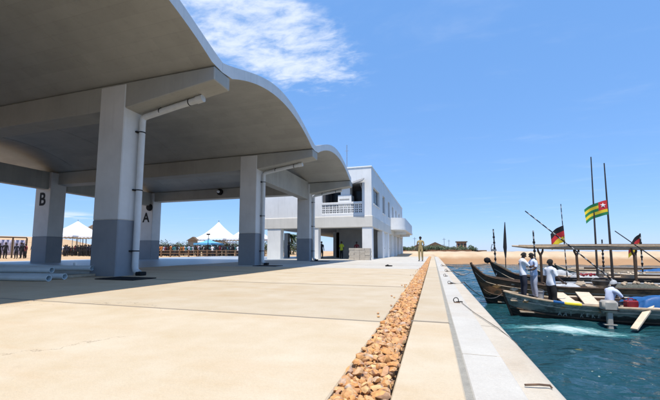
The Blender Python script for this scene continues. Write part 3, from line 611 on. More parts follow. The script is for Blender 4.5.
# rainwater pipes
for k, y in enumerate(ROW):
    yc_ = y + 0.52; r = 0.09
    px = XF + r + 0.035
    pts = [(-6.28, yc_, 5.155), (-7.2, yc_, 5.03), (px - 0.0 + 0.12, yc_, 4.845), (px + 0.02, yc_, 4.80), (px, yc_, 4.70), (px, yc_, 3.0), (px, yc_, 0.26), (px + 0.03, yc_, 0.14), (px + 0.16, yc_, 0.07)]
    b = MB().tube(pts, r, 14); p = cpart(b, 'rain_pipe', pvc_m, smooth=50)
    MB().tube([(-6.28, yc_, 5.155), (-6.5, yc_, 5.125)], r + 0.02, 14).build('pipe_socket', pvc_m, p, smooth=50)
    for z in (4.35, 2.55, 0.72):
        MB().tube([(px, yc_, z - 0.016), (px, yc_, z + 0.016)], r + 0.008, 14).box((XF - 0.0, yc_ - 0.14, z - 0.02), (px - 0.05, yc_ + 0.14, z + 0.02)).build('clamp', black_m, p)
    for x in (-6.75, -7.8):
        zz = 5.155 - (-6.28 - x) * 0.138
        MB().tube([(x - 0.014, yc_, zz), (x + 0.014, yc_, zz)], r + 0.008, 14).box((x - 0.02, yc_ - 0.02, zz + 0.09), (x + 0.02, yc_ + 0.02, zz + 0.25)).build('clamp', black_m, p)
    MB().box((px + 0.12, yc_ - 0.11, -0.0), (px + 0.34, yc_ + 0.11, 0.11), 0.02).build('shoe_box', black_m, p)
# drain gratings let into the slab below each pipe
for k, lab in ((3, 'dark steel drain grating beside the nearest column'), (4, 'dark steel drain grating beside the second column'), (5, 'dark steel drain grating beside the farthest column')):
    y = ROW[k] - 0.55
    t = thing('drain_grating', lab, 'grating', (-7.6, y, 0.004), 0, 'drain gratings along the canopy front')
    MB().box((-0.62, -0.36, 0.0), (0.62, -0.31, 0.02)).box((-0.62, 0.31, 0.0), (0.62, 0.36, 0.02)).box((-0.62, -0.31, 0.0), (-0.57, 0.31, 0.02)).box((0.57, -0.31, 0.0), (0.62, 0.31, 0.02)).build('frame', black_m, t)
    MB().box((-0.57, -0.31, 0.0), (0.57, 0.31, 0.006)).build('pit', dark_m, t)
    bar = MB().box((-0.012, -0.305, 0.006), (0.012, 0.305, 0.019)).mesh('bar', black_m)
    for j in range(15): inst('bar', bar, (-0.525 + j * 0.075, 0, 0), parent=t)

# ------------------------------------------------------------------ harbour building
BY, BX, BL, BT = 28.0, -4.87, -16.2, 7.9
bld = thing('harbour_building', 'white two storey harbour building with lattice balcony and open ground floor', 'building', (-10, 28, 0))
BO = Vector((10, -28, 0))
def bp_(mb, name, m, parent=None, smooth=False):
    o = mb.build(name, m, parent if parent is not None else bld, smooth)
    if parent is None: o.location = BO
    return o
BE = 58.0
# ground floor
for x0, x1 in ((-5.72, BX), (-10.35, -9.65), (-14.65, -13.3), (BL, BL + 0.5)):
    p = bp_(MB().box((x0, BY, -0.1), (x1, BY + 0.7, 2.75), 0.02), 'pillar', wall_m)
for x0, x1 in ((-10.35, -9.65), (-14.65, -13.3), (BL, BL + 0.5)):
    bp_(MB().box((x0, BY + 7, -0.1), (x1, BY + 7.6, 2.75), 0.02), 'pillar', inner_m)
bp_(MB().box((BL, BY - 0.06, 2.75), (BX + 0.06, BY + 0.75, 3.72), 0.03), 'floor_beam', cream_m)
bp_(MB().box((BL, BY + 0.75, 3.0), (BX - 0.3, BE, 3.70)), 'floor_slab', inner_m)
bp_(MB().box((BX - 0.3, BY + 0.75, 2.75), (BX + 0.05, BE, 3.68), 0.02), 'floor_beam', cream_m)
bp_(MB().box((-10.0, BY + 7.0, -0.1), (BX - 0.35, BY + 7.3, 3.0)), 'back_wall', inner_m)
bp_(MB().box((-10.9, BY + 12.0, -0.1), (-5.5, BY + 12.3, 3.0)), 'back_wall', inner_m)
# side wall, ground floor: piers with door leaves between
ypos = [(34.3, 35.3), (38.6, 39.6), (43.0, 44.0), (47.5, 48.5), (52.0, 53.0), (57.0, 58.0)]
for a, c in ypos: bp_(MB().box((BX - 0.55, a, -0.1), (BX, c, 2.75), 0.02), 'pillar', wall_m)
for i in range(len(ypos) - 1):
    a, c = ypos[i][1] + 0.003, ypos[i + 1][0] - 0.003
    d = bp_(MB().box((BX - 0.4, a, -0.1), (BX - 0.25, c, 2.75)), 'door', wall_m if i % 2 == 0 else cream_m)
    for q in range(1, 4): MB().box((BX - 0.25, a + (c - a) * q / 4 - 0.03, 0), (BX - 0.22, a + (c - a) * q / 4 + 0.03, 2.7)).build('door_rib', cream_m, d)
    MB().box((BX - 0.25, (a + c) / 2 + 0.1, 1.0), (BX - 0.18, (a + c) / 2 + 0.25, 1.06)).build('door_handle', steel_m, d)
# upper floor front: solid wall at left, balcony recess at right, parapet
Z0 = 3.72
bp_(MB().box((BL, BY, Z0), (-9.33, BY + 0.3, BT), 0.015), 'wall', wall_m)
bp_(MB().box((-5.70, BY, Z0), (BX, BY + 0.3, BT), 0.015), 'wall', wall_m)
bp_(MB().box((-9.33, BY, 6.62), (-5.70, BY + 0.3, BT)), 'wall', wall_m)
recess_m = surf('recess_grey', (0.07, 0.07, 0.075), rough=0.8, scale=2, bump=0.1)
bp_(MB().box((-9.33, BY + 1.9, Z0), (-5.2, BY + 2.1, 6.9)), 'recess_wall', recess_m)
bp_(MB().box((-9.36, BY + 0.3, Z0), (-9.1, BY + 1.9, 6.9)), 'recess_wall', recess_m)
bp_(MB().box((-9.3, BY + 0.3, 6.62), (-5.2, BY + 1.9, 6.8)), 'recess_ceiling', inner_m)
for x0, x1 in ((-9.0, -7.9), (-6.9, -5.9)):
    w = bp_(MB().box((x0, BY + 1.84, Z0 + 0.1), (x1, BY + 1.9, 6.3)), 'window', dark_m)
    MB().box((x0 + 0.07, BY + 1.80, Z0 + 0.2), (x1 - 0.07, BY + 1.838, 6.2)).build('pane', glass_m, w)
# lattice rail: top and bottom rails, pierced blocks
bp_(MB().box((-9.33, BY - 0.02, 4.78), (-5.70, BY + 0.22, 4.97), 0.015), 'rail', wall_m)
bp_(MB().box((-9.33, BY - 0.02, Z0), (-5.70, BY + 0.22, 3.98), 0.015), 'rail', wall_m)
nb = 11; wblk = 3.63 / nb
lat = MB()
hx, hz = wblk / 2, 0.40 / 2
lat.box((-hx, 0, -hz), (-hx + 0.045, 0.14, hz)).box((hx - 0.045, 0, -hz), (hx, 0.14, hz)).box((-hx + 0.045, 0, -hz), (hx - 0.045, 0.14, -hz + 0.04)).box((-hx + 0.045, 0, hz - 0.04), (hx - 0.045, 0.14, hz))
lat.box((-0.025, 0.01, -hz + 0.04), (0.025, 0.13, hz - 0.04)).box((-hx + 0.045, 0.012, -0.022), (-0.025, 0.128, 0.022)).box((0.025, 0.012, -0.022), (hx - 0.045, 0.128, 0.022))
lm_ = lat.mesh('lattice_block', wall_m)
for i in range(nb):
    for j in range(2):
        o = inst('lattice_block', lm_, BO + Vector((-9.33 + wblk * (i + 0.5), BY + 0.03, 3.98 + 0.2 + 0.4 * j)), parent=bld)
# stepped white water tank stand on the balcony, raised shutter
tk = bp_(MB().box((-7.95, BY + 0.35, 3.75), (-6.72, BY + 1.4, 5.65), 0.02), 'stair_block', wall_m)
MB().box((-7.7, BY + 0.4, 5.65), (-6.85, BY + 1.3, 6.6), 0.02).build('stair_block_top', wall_m, tk)
MB().box((-7.8, BY + 0.33, 5.2), (-6.9, BY + 0.348, 5.3)).build('groove', inner_m, tk)
sh = MB().box((-0.5, -1.0, -0.03), (0.5, 0.0, 0.03), tilt=Matrix.Rotation(R(24), 3, 'X') @ Matrix.Rotation(R(-14), 3, 'Y')).build('shutter', steel_m, bld, loc=BO + Vector((-5.95, BY - 0.02, 6.62)))
MB().tube([(0.2, -0.6, -0.1), (0.25, 0.1, -0.6)], 0.02, 6).build('stay', steel_m, sh)
# side wall, upper floor with window openings
def wall_with_openings(x0, x1, y0, y1, z0, z1, ops, m):
    cuts = sorted(set([y0, y1] + [v for o_ in ops for v in o_[:2]]))
    for a, c in zip(cuts[:-1], cuts[1:]):
        op = [o_ for o_ in ops if o_[0] <= a and o_[1] >= c]
        if not op: bp_(MB().box((x0, a, z0), (x1, c, z1)), 'wall', m)
        else:
            bp_(MB().box((x0, a, z0), (x1, c, op[0][2])), 'wall', m); bp_(MB().box((x0, a, op[0][3]), (x1, c, z1)), 'wall', m)
ops = [(28.9, 32.4, 4.85, 6.35), (34.6, 36.4, 4.6, 6.5), (39.0, 40.6, 4.6, 6.5), (43.0, 44.6, 3.9, 6.4), (47.0, 48.6, 3.9, 6.4), (51.5, 53.2, 3.9, 6.4)]
wall_with_openings(BX - 0.3, BX, BY + 0.3, BE, Z0 - 0.04, BT, ops, wall_m)
for a, c, z0, z1 in ops:
    w = bp_(MB().box((BX - 0.27, a, z0), (BX - 0.21, c, z1)), 'window', dark_m)
    MB().box((BX - 0.21, a + 0.06, z0 + 0.06), (BX - 0.19, (a + c) / 2 - 0.04, z1 - 0.06)).build('pane', glass_m, w)
    MB().box((BX - 0.21, (a + c) / 2 + 0.04, z0 + 0.06), (BX - 0.19, c - 0.06, z1 - 0.06)).build('pane', glass_m, w)
    MB().box((BX + 0.002, a - 0.05, z0 - 0.08), (BX + 0.07, c + 0.05, z0), 0.01).build('sill', wall_m, w)
    MB().box((BX - 0.19, a + 0.003, z0 + 0.003), (BX - 0.15, c - 0.003, z0 + 0.06)).box((BX - 0.19, (a + c) / 2 - 0.035, z0 + 0.06), (BX - 0.15, (a + c) / 2 + 0.035, z1 - 0.06)).build('frame', wall_m, w)
bp_(MB().box((BL, BE, -0.1), (BX, BE + 0.3, BT)), 'wall', wall_m); bp_(MB().box((BL, BY + 0.3, Z0), (BL + 0.3, BE, BT)), 'wall', wall_m)
bp_(MB().box((BL + 0.3, BY + 0.3, 7.0), (BX - 0.3, BE, 7.2)), 'roof', wall_m)
bp_(MB().box((BL - 0.05, BY - 0.05, BT), (BX + 0.05, BY + 0.4, BT + 0.12), 0.02), 'coping', wall_m); bp_(MB().box((BX - 0.38, BY + 0.4, BT), (BX + 0.05, BE + 0.3, BT + 0.12), 0.02), 'coping', wall_m)
# long side balcony with rounded ends
def rounded(x0, x1, y0, y1, r, n=8):
    pts = [(x0, y0)]
    pts += [(x1 - r + r * math.sin(t), y0 + r - r * math.cos(t)) for t in [k * math.pi / 2 / n for k in range(n + 1)]]
    pts += [(x1 - r + r * math.cos(t), y1 - r + r * math.sin(t)) for t in [k * math.pi / 2 / n for k in range(n + 1)]]
    pts += [(x0, y1)]
    return pts
bal = bp_(MB().prism(rounded(BX + 0.052, BX + 1.75, 41.0, 57.5, 1.5), 'z', 3.3, 3.55), 'balcony', wall_m, smooth=35)
outer = rounded(BX + 0.06, BX + 1.7, 41.0, 57.5, 1.5); inner = rounded(BX + 0.06, BX + 1.55, 41.15, 57.35, 1.35)
b = MB(); q = len(outer)
vs = [(p[0], p[1], z) for z in (3.55, 4.75) for p in outer] + [(p[0], p[1], z) for z in (3.55, 4.75) for p in inner]
fs = []
for i in range(q - 1):
    fs += [(i, i + 1, q + i + 1, q + i), (2 * q + i, 3 * q + i, 3 * q + i + 1, 2 * q + i + 1), (q + i, q + i + 1, 3 * q + i + 1, 3 * q + i), (i, 2 * q + i, 2 * q + i + 1, i + 1)]
fs += [(0, q, 3 * q, 2 * q), (q - 1, 3 * q - 1, 4 * q - 1, 2 * q - 1)]
b.add(vs, fs).build('balcony_parapet', wall_m, bal, smooth=35)
for yy in (45.5, 53.0):
    MB().box((BX + 0.06, yy, 2.9), (BX + 1.5, yy + 0.25, 3.3)).build('bracket', wall_m, bal)
# roof aerial
bp_(MB().tube([(-7.9, 31.5, 7.2), (-7.9, 31.5, 11.2)], 0.03, 6).tube([(-8.1, 31.5, 10.6), (-7.7, 31.5, 10.6)], 0.015, 6), 'aerial', steel_m)
# blue notice on the wall
bp_(MB().box((-11.6, BY - 0.04, 4.6), (-10.9, BY - 0.003, 5.6)), 'notice_panel', blue_tent_m)

# stack of concrete blocks by the corner pillar
bs = thing('block_stack', 'stack of grey brown concrete blocks beside the corner pillar', 'blocks', (-5.6, 26.6, 0))
bm_ = MB().box((-0.21, -0.1, 0), (0.21, 0.1, 0.185), 0.01).mesh('block', brick_m)
for r_ in range(5):
    for i in range(4):
        for j in range(3):
            inst('block', bm_, (-0.66 + i * 0.43 + (0.03 if r_ % 2 else 0) + rnd.uniform(-0.008, 0.008), -0.22 + j * 0.21 + rnd.uniform(-0.008, 0.008), r_ * 0.19), (0, 0, rnd.uniform(-0.02, 0.02)), parent=bs)

# ------------------------------------------------------------------ people
def person(name, label, loc, rz, joints=None, top=shirt_white, legs=trouser_navy, shoes=shoe_m, sleeves='short', group=None, lod=2, fingers=True, cap=None, sc=1.0, me_only=False):
    J = {'pelvis': (0, 0, 0.94, .125), 'waist': (0, 0, 1.08, .12), 'chest': (0, 0.01, 1.26, .135), 'uchest': (0, 0, 1.40, .115), 'neck': (0, 0.01, 1.50, .052), 'jaw': (0, 0.025, 1.565, .066), 'head': (0, 0.015, 1.645, .086), 'crown': (0, 0.005, 1.705, .066)}
    for s, k in ((-1, 'L'), (1, 'R')):
        J.update({'cl' + k: (s * 0.10, 0, 1.40, .085), 'sh' + k: (s * 0.185, 0, 1.40, .062), 'ua' + k: (s * 0.215, -0.01, 1.26, .052), 'el' + k: (s * 0.24, -0.02, 1.12, .042), 'fa' + k: (s * 0.25, 0.02, 1.0, .038), 'wr' + k: (s * 0.255, 0.06, 0.88, .027), 'pa' + k: (s * 0.255, 0.075, 0.82, .033), 'hp' + k: (s * 0.095, 0, 0.86, .092), 'th' + k: (s * 0.10, 0.01, 0.68, .077), 'kn' + k: (s * 0.105, 0.02, 0.48, .057), 'ca' + k: (s * 0.108, 0.0, 0.33, .056), 'an' + k: (s * 0.11, -0.02, 0.09, .038), 'ft' + k: (s * 0.118, 0.07, 0.045, .038), 'to' + k: (s * 0.122, 0.15, 0.035, .03)})
    if joints:
        for k, v in joints.items(): J[k] = tuple(v) + ((J[k][3],) if len(v) == 3 else ())
    for k_ in J:
        f_ = 1.13 if k_ in ('pelvis', 'waist', 'chest') else (1.08 if k_[:2] in ('uc', 'cl', 'sh') else (1.16 if k_[:2] == 'ua' else (1.22 if k_[:2] in ('th', 'kn', 'ca') else (1.3 if k_[:2] == 'an' else 1.0))))
        J[k_] = J[k_][:3] + (J[k_][3] * f_,)
    E = [('pelvis', 'waist', 1), ('waist', 'chest', 1), ('chest', 'uchest', 1), ('uchest', 'neck', 0), ('neck', 'jaw', 0), ('jaw', 'head', 0), ('head', 'crown', 0)]
    for k in 'LR':
        E += [('uchest', 'cl' + k, 1), ('cl' + k, 'sh' + k, 1), ('sh' + k, 'ua' + k, 1), ('ua' + k, 'el' + k, 1 if sleeves == 'long' else 4), ('el' + k, 'fa' + k, 1 if sleeves == 'long' else 0), ('fa' + k, 'wr' + k, 1 if sleeves == 'long' else 0), ('wr' + k, 'pa' + k, 0),
              ('pelvis', 'hp' + k, 2), ('hp' + k, 'th' + k, 2), ('th' + k, 'kn' + k, 2), ('kn' + k, 'ca' + k, 2), ('ca' + k, 'an' + k, 2), ('an' + k, 'ft' + k, 3), ('ft' + k, 'to' + k, 3)]
    names = list(J); ix = {n_: i for i, n_ in enumerate(names)}
    me = bpy.data.meshes.new('tmp'); me.from_pydata([J[n_][:3] for n_ in names], [(ix[a], ix[b_]) for a, b_, _ in E], [])
    t = bpy.data.objects.new('tmp', me); COL.objects.link(t)
    md = t.modifiers.new('skin', 'SKIN'); md.branch_smoothing = 0.4
    if len(me.skin_vertices) == 0:
        bm = bmesh.new(); bm.from_mesh(me); bm.verts.layers.skin.verify(); bm.to_mesh(me); bm.free()
    for i, n_ in enumerate(names):
        r = J[n_][3]; s = me.skin_vertices[0].data[i]; s.radius = (r, r); s.use_root = (n_ == 'pelvis')
    sd = t.modifiers.new('sub', 'SUBSURF'); sd.levels = lod; sd.render_levels = lod
    dg = bpy.context.evaluated_depsgraph_get(); ev = bpy.data.meshes.new_from_object(t.evaluated_get(dg))
    bpy.data.objects.remove(t); bpy.data.meshes.remove(me)
    mats = [skin_m, top, legs, shoes]
    seg = [(Vector(J[a][:3]), Vector(J[b_][:3]), J[a][3], J[b_][3], m, a[:2] in ('sh', 'ua', 'el', 'fa', 'wr')) for a, b_, m in E]
    hem = J['pelvis'][2] - 0.07
    mb = MB(); mb.v = [tuple(v.co) for v in ev.vertices]
    for p in ev.polygons:
        c = Vector(p.center); best = (1e9, 0, False)
        for a, b_, ra, rb, m, arm in seg:
            d = b_ - a; tt = max(0, min(1, (c - a).dot(d) / max(1e-9, d.length_squared))); dist = (c - a - d * tt).length - (ra + (rb - ra) * tt)
            if dist < best[0]: best = (dist, m if m != 4 else (1 if tt < 0.55 else 0), arm)
        mi_ = best[1]
        if hem > 0.5 and not best[2] and mi_ in (1, 2): mi_ = 1 if c.z > hem else 2
        mb.f.append(tuple(p.vertices)); mb.m.append(mi_)
    bpy.data.meshes.remove(ev)
    H_, C_, Jw = Vector(J['head'][:3]), Vector(J['crown'][:3]), Vector(J['jaw'][:3])
    upv = (C_ - Jw).normalized(); fw = Vector((0, 1, 0)); fw = (fw - upv * fw.dot(upv)).normalized(); sd_ = fw.cross(upv)
    if lod >= 2:
        def ball(c, r, sx=1, sy=1, sz=1, mi=0):
            vs = []; n1, n2 = 5, 8
            for i in range(n1 + 1):
                a = math.pi * i / n1
                for k in range(n2):
                    q_ = 2 * math.pi * k / n2; vs.append(c + sd_ * (r * sx * math.sin(a) * math.cos(q_)) + fw * (r * sy * math.sin(a) * math.sin(q_)) + upv * (r * sz * math.cos(a)))
            fs = [(i * n2 + k, i * n2 + (k + 1) % n2, (i + 1) * n2 + (k + 1) % n2, (i + 1) * n2 + k) for i in range(n1) for k in range(n2)]
            mb.add(vs, fs, mi)
        ball(H_ + fw * 0.088 - upv * 0.035, 0.017, 0.9, 1.2, 1.5)                       # nose
        ball(Jw + fw * 0.066 + upv * 0.012, 0.018, 1.6, 0.6, 0.5)                       # lips
        for s in (-1, 1):
            ball(H_ + sd_ * s * 0.083 - upv * 0.03, 0.024, 0.4, 0.8, 1.3)               # ears
            ball(H_ + sd_ * s * 0.032 + fw * 0.078 - upv * 0.012, 0.011, 1.2, 0.6, 0.7, 0)  # eyes
        if fingers:
            for k in 'LR':
                P, Wv = Vector(J['pa' + k][:3]), Vector(J['wr' + k][:3]); d = (P - Wv).normalized()
                a = Vector((0, 1, 0)) - d * d.y
                a = a.normalized() if a.length > 0.2 else Vector((1, 0, 0)); nrm = d.cross(a)
                if nrm.x * (1 if k == 'L' else -1) < 0: nrm = -nrm
                for q_, ln in enumerate((0.062, 0.072, 0.068, 0.052)):
                    o0 = P + a * (0.027 - 0.018 * q_) + d * 0.012
                    mb.tube([o0, o0 + d * ln * 0.45 + nrm * 0.004, o0 + d * ln * 0.8 + nrm * 0.016, o0 + d * ln + nrm * 0.03], [0.010, 0.009, 0.008, 0.006], 6)
                o0 = P + a * 0.026 - d * 0.03; mb.tube([o0, o0 + a * 0.022 + d * 0.025 + nrm * 0.006, o0 + a * 0.03 + d * 0.055 + nrm * 0.018], [0.012, 0.010, 0.007], 6)
    hb = MB(); vs = []; n1, n2 = 5, 12
    for i in range(n1 + 1):
        a = (math.pi * 0.5) * i / n1
        for k in range(n2):
            q_ = 2 * math.pi * k / n2; rr = 0.097; front = math.sin(q_)
            vs.append(H_ + upv * (0.012 + (0.092 if not cap else 0.10) * math.cos(a) - 0.035 * (i / n1) * (0.5 - 0.9 * front)) + sd_ * (rr * math.sin(a) * math.cos(q_)) + fw * (rr * 1.04 * math.sin(a) * math.sin(q_) - 0.008))
    fs = [(i * n2 + k, i * n2 + (k + 1) % n2, (i + 1) * n2 + (k + 1) % n2, (i + 1) * n2 + k) for i in range(n1) for k in range(n2)]
    hb.add(vs, fs)
    if cap:
        hb.add([H_ + upv * 0.02 + fw * 0.085 + sd_ * x for x in (-0.07, 0.07)] + [H_ - upv * 0.0 + fw * 0.165 + sd_ * x for x in (0.05, -0.05)] + [H_ + upv * 0.03 + fw * 0.085 + sd_ * x for x in (-0.07, 0.07)] + [H_ + upv * 0.01 + fw * 0.165 + sd_ * x for x in (0.05, -0.05)], [(0, 1, 2, 3), (4, 7, 6, 5), (0, 4, 5, 1), (1, 5, 6, 2), (2, 6, 7, 3), (3, 7, 4, 0)])
    bme = mb.mesh(name, mats, smooth=True, recalc=False); hme = hb.mesh('hair' if not cap else 'cap', cap or hair_m, smooth=True)
    if me_only: return bme, hme
    o = inst(name, bme, loc, (0, 0, rz), (sc, sc, sc)); tag(o, label, 'person', group); inst('hair' if not cap else 'cap', hme, (0, 0, 0), parent=o)
    return o

# ------------------------------------------------------------------ boats
def pirogue(name, label, loc, rz, L, beam, sheer, hull_m, rake=0.5, wale=None, inner=wood_dark_m, thick=0.045, stern_up=0.35, group='wooden fishing canoes moored at the quay'):
    """Plank canoe: bow at local x=0, hull along +x, z=0 at the waterline."""
    t = thing(name, label, 'boat', loc, rz, group)
    n = 44; S = []
    xs_ = [L * (i / n) ** 1.6 for i in range(n + 1)]
    sx = [p[0] for p in sheer]; sz = [p[1] for p in sheer]
    def sh(x):
        z = float(np.interp(x, sx, sz)); e = max(0, (x - (L - 2.5)) / 2.5); return z + stern_up * e * e
    def hw(x):
        a = 1 - math.exp(-max(0, x) / 1.15); e = 1 - math.exp(-max(0, L - x) / 0.8)
        return max(0.035, beam / 2 * (a ** 0.85) * (e ** 0.7))
    m = 9; ov, iv = [], []
    for x in xs_:
        h, w = sh(x), hw(x); kz = -0.32 + 0.20 * math.exp(-x / 0.8)
        row, ri = [], []
        for j in range(-m, m + 1):
            q = abs(j) / m; s = 1 if j >= 0 else -1
            y = w * (q ** 0.62); z = kz + (h - kz) * (q ** 1.75)
            lean = rake * math.exp(-x / 0.55) * (1 - (z - kz) / max(0.2, (sh(0) + 0.3)))
            row.append((x + lean, s * y, z))
            wi = max(0.012, w - thick); y2 = wi * (q ** 0.62); z2 = kz + 0.07 + (h - kz - 0.07) * (q ** 1.75)
            ri.append((x + lean + 0.0, s * y2, z2))
        ov.append(row); iv.append(ri)
    b = MB(); q = 2 * m + 1
    V = [p for r_ in ov for p in r_] + [p for r_ in iv for p in r_]; off = len(ov) * q; Fc = []; mi = []
    for i in range(n):
        for j in range(q - 1):
            Fc.append((i * q + j, (i + 1) * q + j, (i + 1) * q + j + 1, i * q + j + 1)); mi.append(0)
            Fc.append((off + i * q + j, off + i * q + j + 1, off + (i + 1) * q + j + 1, off + (i + 1) * q + j)); mi.append(1)
        for j in (0, q - 1):
            Fc.append((i * q + j, off + i * q + j, off + (i + 1) * q + j, (i + 1) * q + j)); mi.append(0)
    for i in (0, n):
        for j in range(q - 1): Fc.append((i * q + j, i * q + j + 1, off + i * q + j + 1, off + i * q + j)); mi.append(0)
    b.v, b.f, b.m = V, Fc, mi
    b.build('hull', [hull_m, inner], t, smooth=50)
    # gunwale rails and a rubbing strake on each side
    for s in (-1, 1):
        pts = [(ov[i][q - 1 if s > 0 else 0][0], ov[i][q - 1 if s > 0 else 0][1], ov[i][q - 1][2] + 0.012) for i in range(0, n + 1)]
        MB().tube(pts, 0.034, 6).build('gunwale', wale or wood_m, t, smooth=50)
        jj = int(m * 0.72); pts = [(ov[i][m + s * jj][0], ov[i][m + s * jj][1] * 1.012, ov[i][m + s * jj][2]) for i in range(1, n + 1)]
        MB().tube(pts, 0.024, 6).build('strake', wood_dark_m, t, smooth=50)
    for jq in (0.42, 0.58, 0.86):
        for s in (-1, 1):
            jj = int(round(m * jq)); pts = [(ov[i][m + s * jj][0], ov[i][m + s * jj][1] * 1.004 + s * 0.002, ov[i][m + s * jj][2]) for i in range(1, n + 1)]
            MB().tube(pts, 0.011, 5).build('plank_seam' if jq != 0.86 else 'painted_line', wood_dark_m if jq != 0.86 else plank_m, t, smooth=50)
    # stem post
    pts = [(ov[0][m + k][0] - 0.005, 0, ov[0][m + k][2] + (0.06 if k == m else 0)) for k in range(m + 1)]
    pts = [Vector(p_) for p_ in pts]
    MB().tube(pts, 0.05, 8).build('stem_post', wood_dark_m, t, smooth=50)
    return t, sh, hw
def thwart(t, x, hw, z, wid=0.26, m=plank_m, th=0.045, skew=0.0, name='thwart', yo=0.0):
    w = hw(x) - 0.03
    o = MB().box((-wid / 2, -w, -th / 2), (wid / 2, w, th / 2), 0.008, rz=skew).build(name, m, t, loc=(x, yo, z)); return o
hull1 = hull_mat('hull_green_white', (0.018, 0.015, 0.013), (0.20, 0.22, 0.18), (0.34, 0.36, 0.31), 0.24, 0.46, (0.03, 0.024, 0.018), 0.22)
hull2 = hull_mat('hull_brown', (0.012, 0.010, 0.009), (0.30, 0.135, 0.055), (0.13, 0.07, 0.035), 0.40, 0.86, (0.02, 0.014, 0.011), 0.45)
hull3 = hull_mat('hull_black', (0.012, 0.011, 0.011), (0.03, 0.024, 0.02), (0.06, 0.045, 0.035), 0.5, 0.85, (0.015, 0.013, 0.012), 0.2)
hull4 = hull_mat('hull_cream', (0.03, 0.025, 0.02), (0.36, 0.33, 0.26), (0.10, 0.085, 0.07), 0.5, 0.82, (0.06, 0.05, 0.04), 0.1)
hull5 = hull_mat('hull_blue', (0.03, 0.03, 0.03), (0.05, 0.13, 0.22), (0.38, 0.36, 0.28), 0.5, 0.8, (0.06, 0.055, 0.05), 0.1)
hull6 = hull_mat('hull_olive', (0.03, 0.03, 0.02), (0.20, 0.17, 0.04), (0.36, 0.30, 0.10), 0.3, 0.7, (0.03, 0.03, 0.022), 0.1)

b1, sh1, hw1 = pirogue('fishing_canoe', 'nearest low canoe with worn grey green hull, painted letters and three standing men', (2.28, 13.35, W), R(-3), 10.5, 1.75,
    [(0, 0.80), (0.3, 0.74), (0.9, 0.64), (1.8, 0.54), (3.0, 0.50), (6, 0.54), (11, 0.6)], hull1, rake=0.35, wale=wood_m)
# painted flashes on the near gunwale
def gun_flash(t, hw, sh, x0, x1, m, nm):
    pts = [(x0 + (x1 - x0) * i / 6, -hw(x0 + (x1 - x0) * i / 6) - 0.004, sh(x0 + (x1 - x0) * i / 6) + 0.018) for i in range(7)]
    MB().tube(pts, 0.042, 6).build(nm, m, t)
gun_flash(b1, hw1, sh1, 1.42, 1.70, tarp_m, 'blue_rail_paint'); gun_flash(b1, hw1, sh1, 1.72, 2.15, yellow_m, 'yellow_rail_paint')
for x, sk, z in ((0.75, 0.0, 0.56), (2.35, 0.5, 0.50), (3.25, 0.5, 0.50), (5.3, 0.1, 0.46), (6.4, 0.0, 0.5)): thwart(b1, x, hw1, z, 0.30 if sk else 0.24, skew=sk)
MB().box((0.5, -0.42, 0.16), (4.6, 0.42, 0.20)).build('floor_board', wood_m, b1)
MB().box((0.25, -0.30, 0.50), (1.55, 0.36, 0.53), 0.008).build('bow_deck', wood_m, b1)
# hull lettering, flat paint following the near side
def hull_text(t, body, size, x, z, hw, sh, m):
    for i, ch in enumerate(body):
        if ch == ' ': continue
        xx = x + i * size * 0.80
        kz = -0.32; qq = ((z - kz) / (sh(xx) - kz)) ** (1 / 1.75); y = -hw(xx) * qq ** 0.62
        o_ = text_obj('hull_letter', ch, size, m, (0, 0, 0), (0, 0, 0), t, 0.0, 1.0)
        for v in o_.data.vertices:                            # paint lies on the curved planking
            lx, lz = xx + v.co.x * (0.85 + 0.12 * math.sin(i * 2.7)) + 0.12 * math.sin(i * 1.9) * v.co.y, z + v.co.y * (1 + 0.10 * math.sin(i * 3.3)) + 0.012 * math.sin(i * 4.1)
            q_ = (max(0.01, lz - kz) / (sh(lx) - kz)) ** (1 / 1.75); v.co = (lx, -hw(lx) * q_ ** 0.62 - 0.006, lz)
hull_text(b1, 'AAI KEKE', 0.18, 1.6, 0.21, hw1, sh1, letter_m)

b2, sh2, hw2 = pirogue('fishing_canoe', 'brown carved canoe with tall upswept bow behind the three standing men', (1.50, 15.9, W), R(2), 12, 1.8,
    [(0, 1.66), (0.2, 1.42), (0.42, 1.20), (0.75, 1.10), (1.4, 1.0), (2.2, 0.90), (3.3, 0.80), (6.5, 0.82), (12, 0.9)], hull2, rake=0.75, wale=wood_dark_m)
def hull_shape(t, hw, sh, pts2, m, nm):
    kz = -0.32; b = MB(); vs = []
    for (lx, lz) in pts2:
        q_ = (max(0.01, lz - kz) / (sh(lx) - kz)) ** (1 / 1.75); vs.append((lx, -hw(lx) * q_ ** 0.62 - 0.007, lz))
    b.add(vs, [tuple(range(len(vs)))]); b.build(nm, m, t)
ochre_m = surf('ochre_paint', (0.30, 0.15, 0.05), (0.40, 0.22, 0.08), 0.75, 14, 0.2, 50, coord='object', stain=(0.08, 0.05, 0.03), stain_amt=0.8)
chalk_m = surf('chalky_paint', (0.28, 0.27, 0.23), (0.42, 0.40, 0.35), 0.8, 14, 0.2, 50, coord='object', stain=(0.08, 0.06, 0.04), stain_amt=0.8)
for k in range(11):
    x_ = 0.95 + k * 0.62; zc_ = sh2(x_) - 0.30
    hull_shape(b2, hw2, sh2, [(x_ - 0.16, zc_), (x_, zc_ - 0.085), (x_ + 0.16, zc_), (x_, zc_ + 0.085)], ochre_m if k % 2 == 0 else chalk_m, 'painted_diamond')
for k in range(9):
    x_ = 0.35 + k * 0.33; zc_ = sh1(x_) - 0.15
    hull_shape(b1, hw1, sh1, [(x_ - 0.09, zc_ - 0.035), (x_ + 0.05, zc_ - 0.035), (x_ + 0.09, zc_ + 0.035), (x_ - 0.05, zc_ + 0.035)], [chalk_m, ochre_m, chalk_m][k % 3], 'painted_dash')
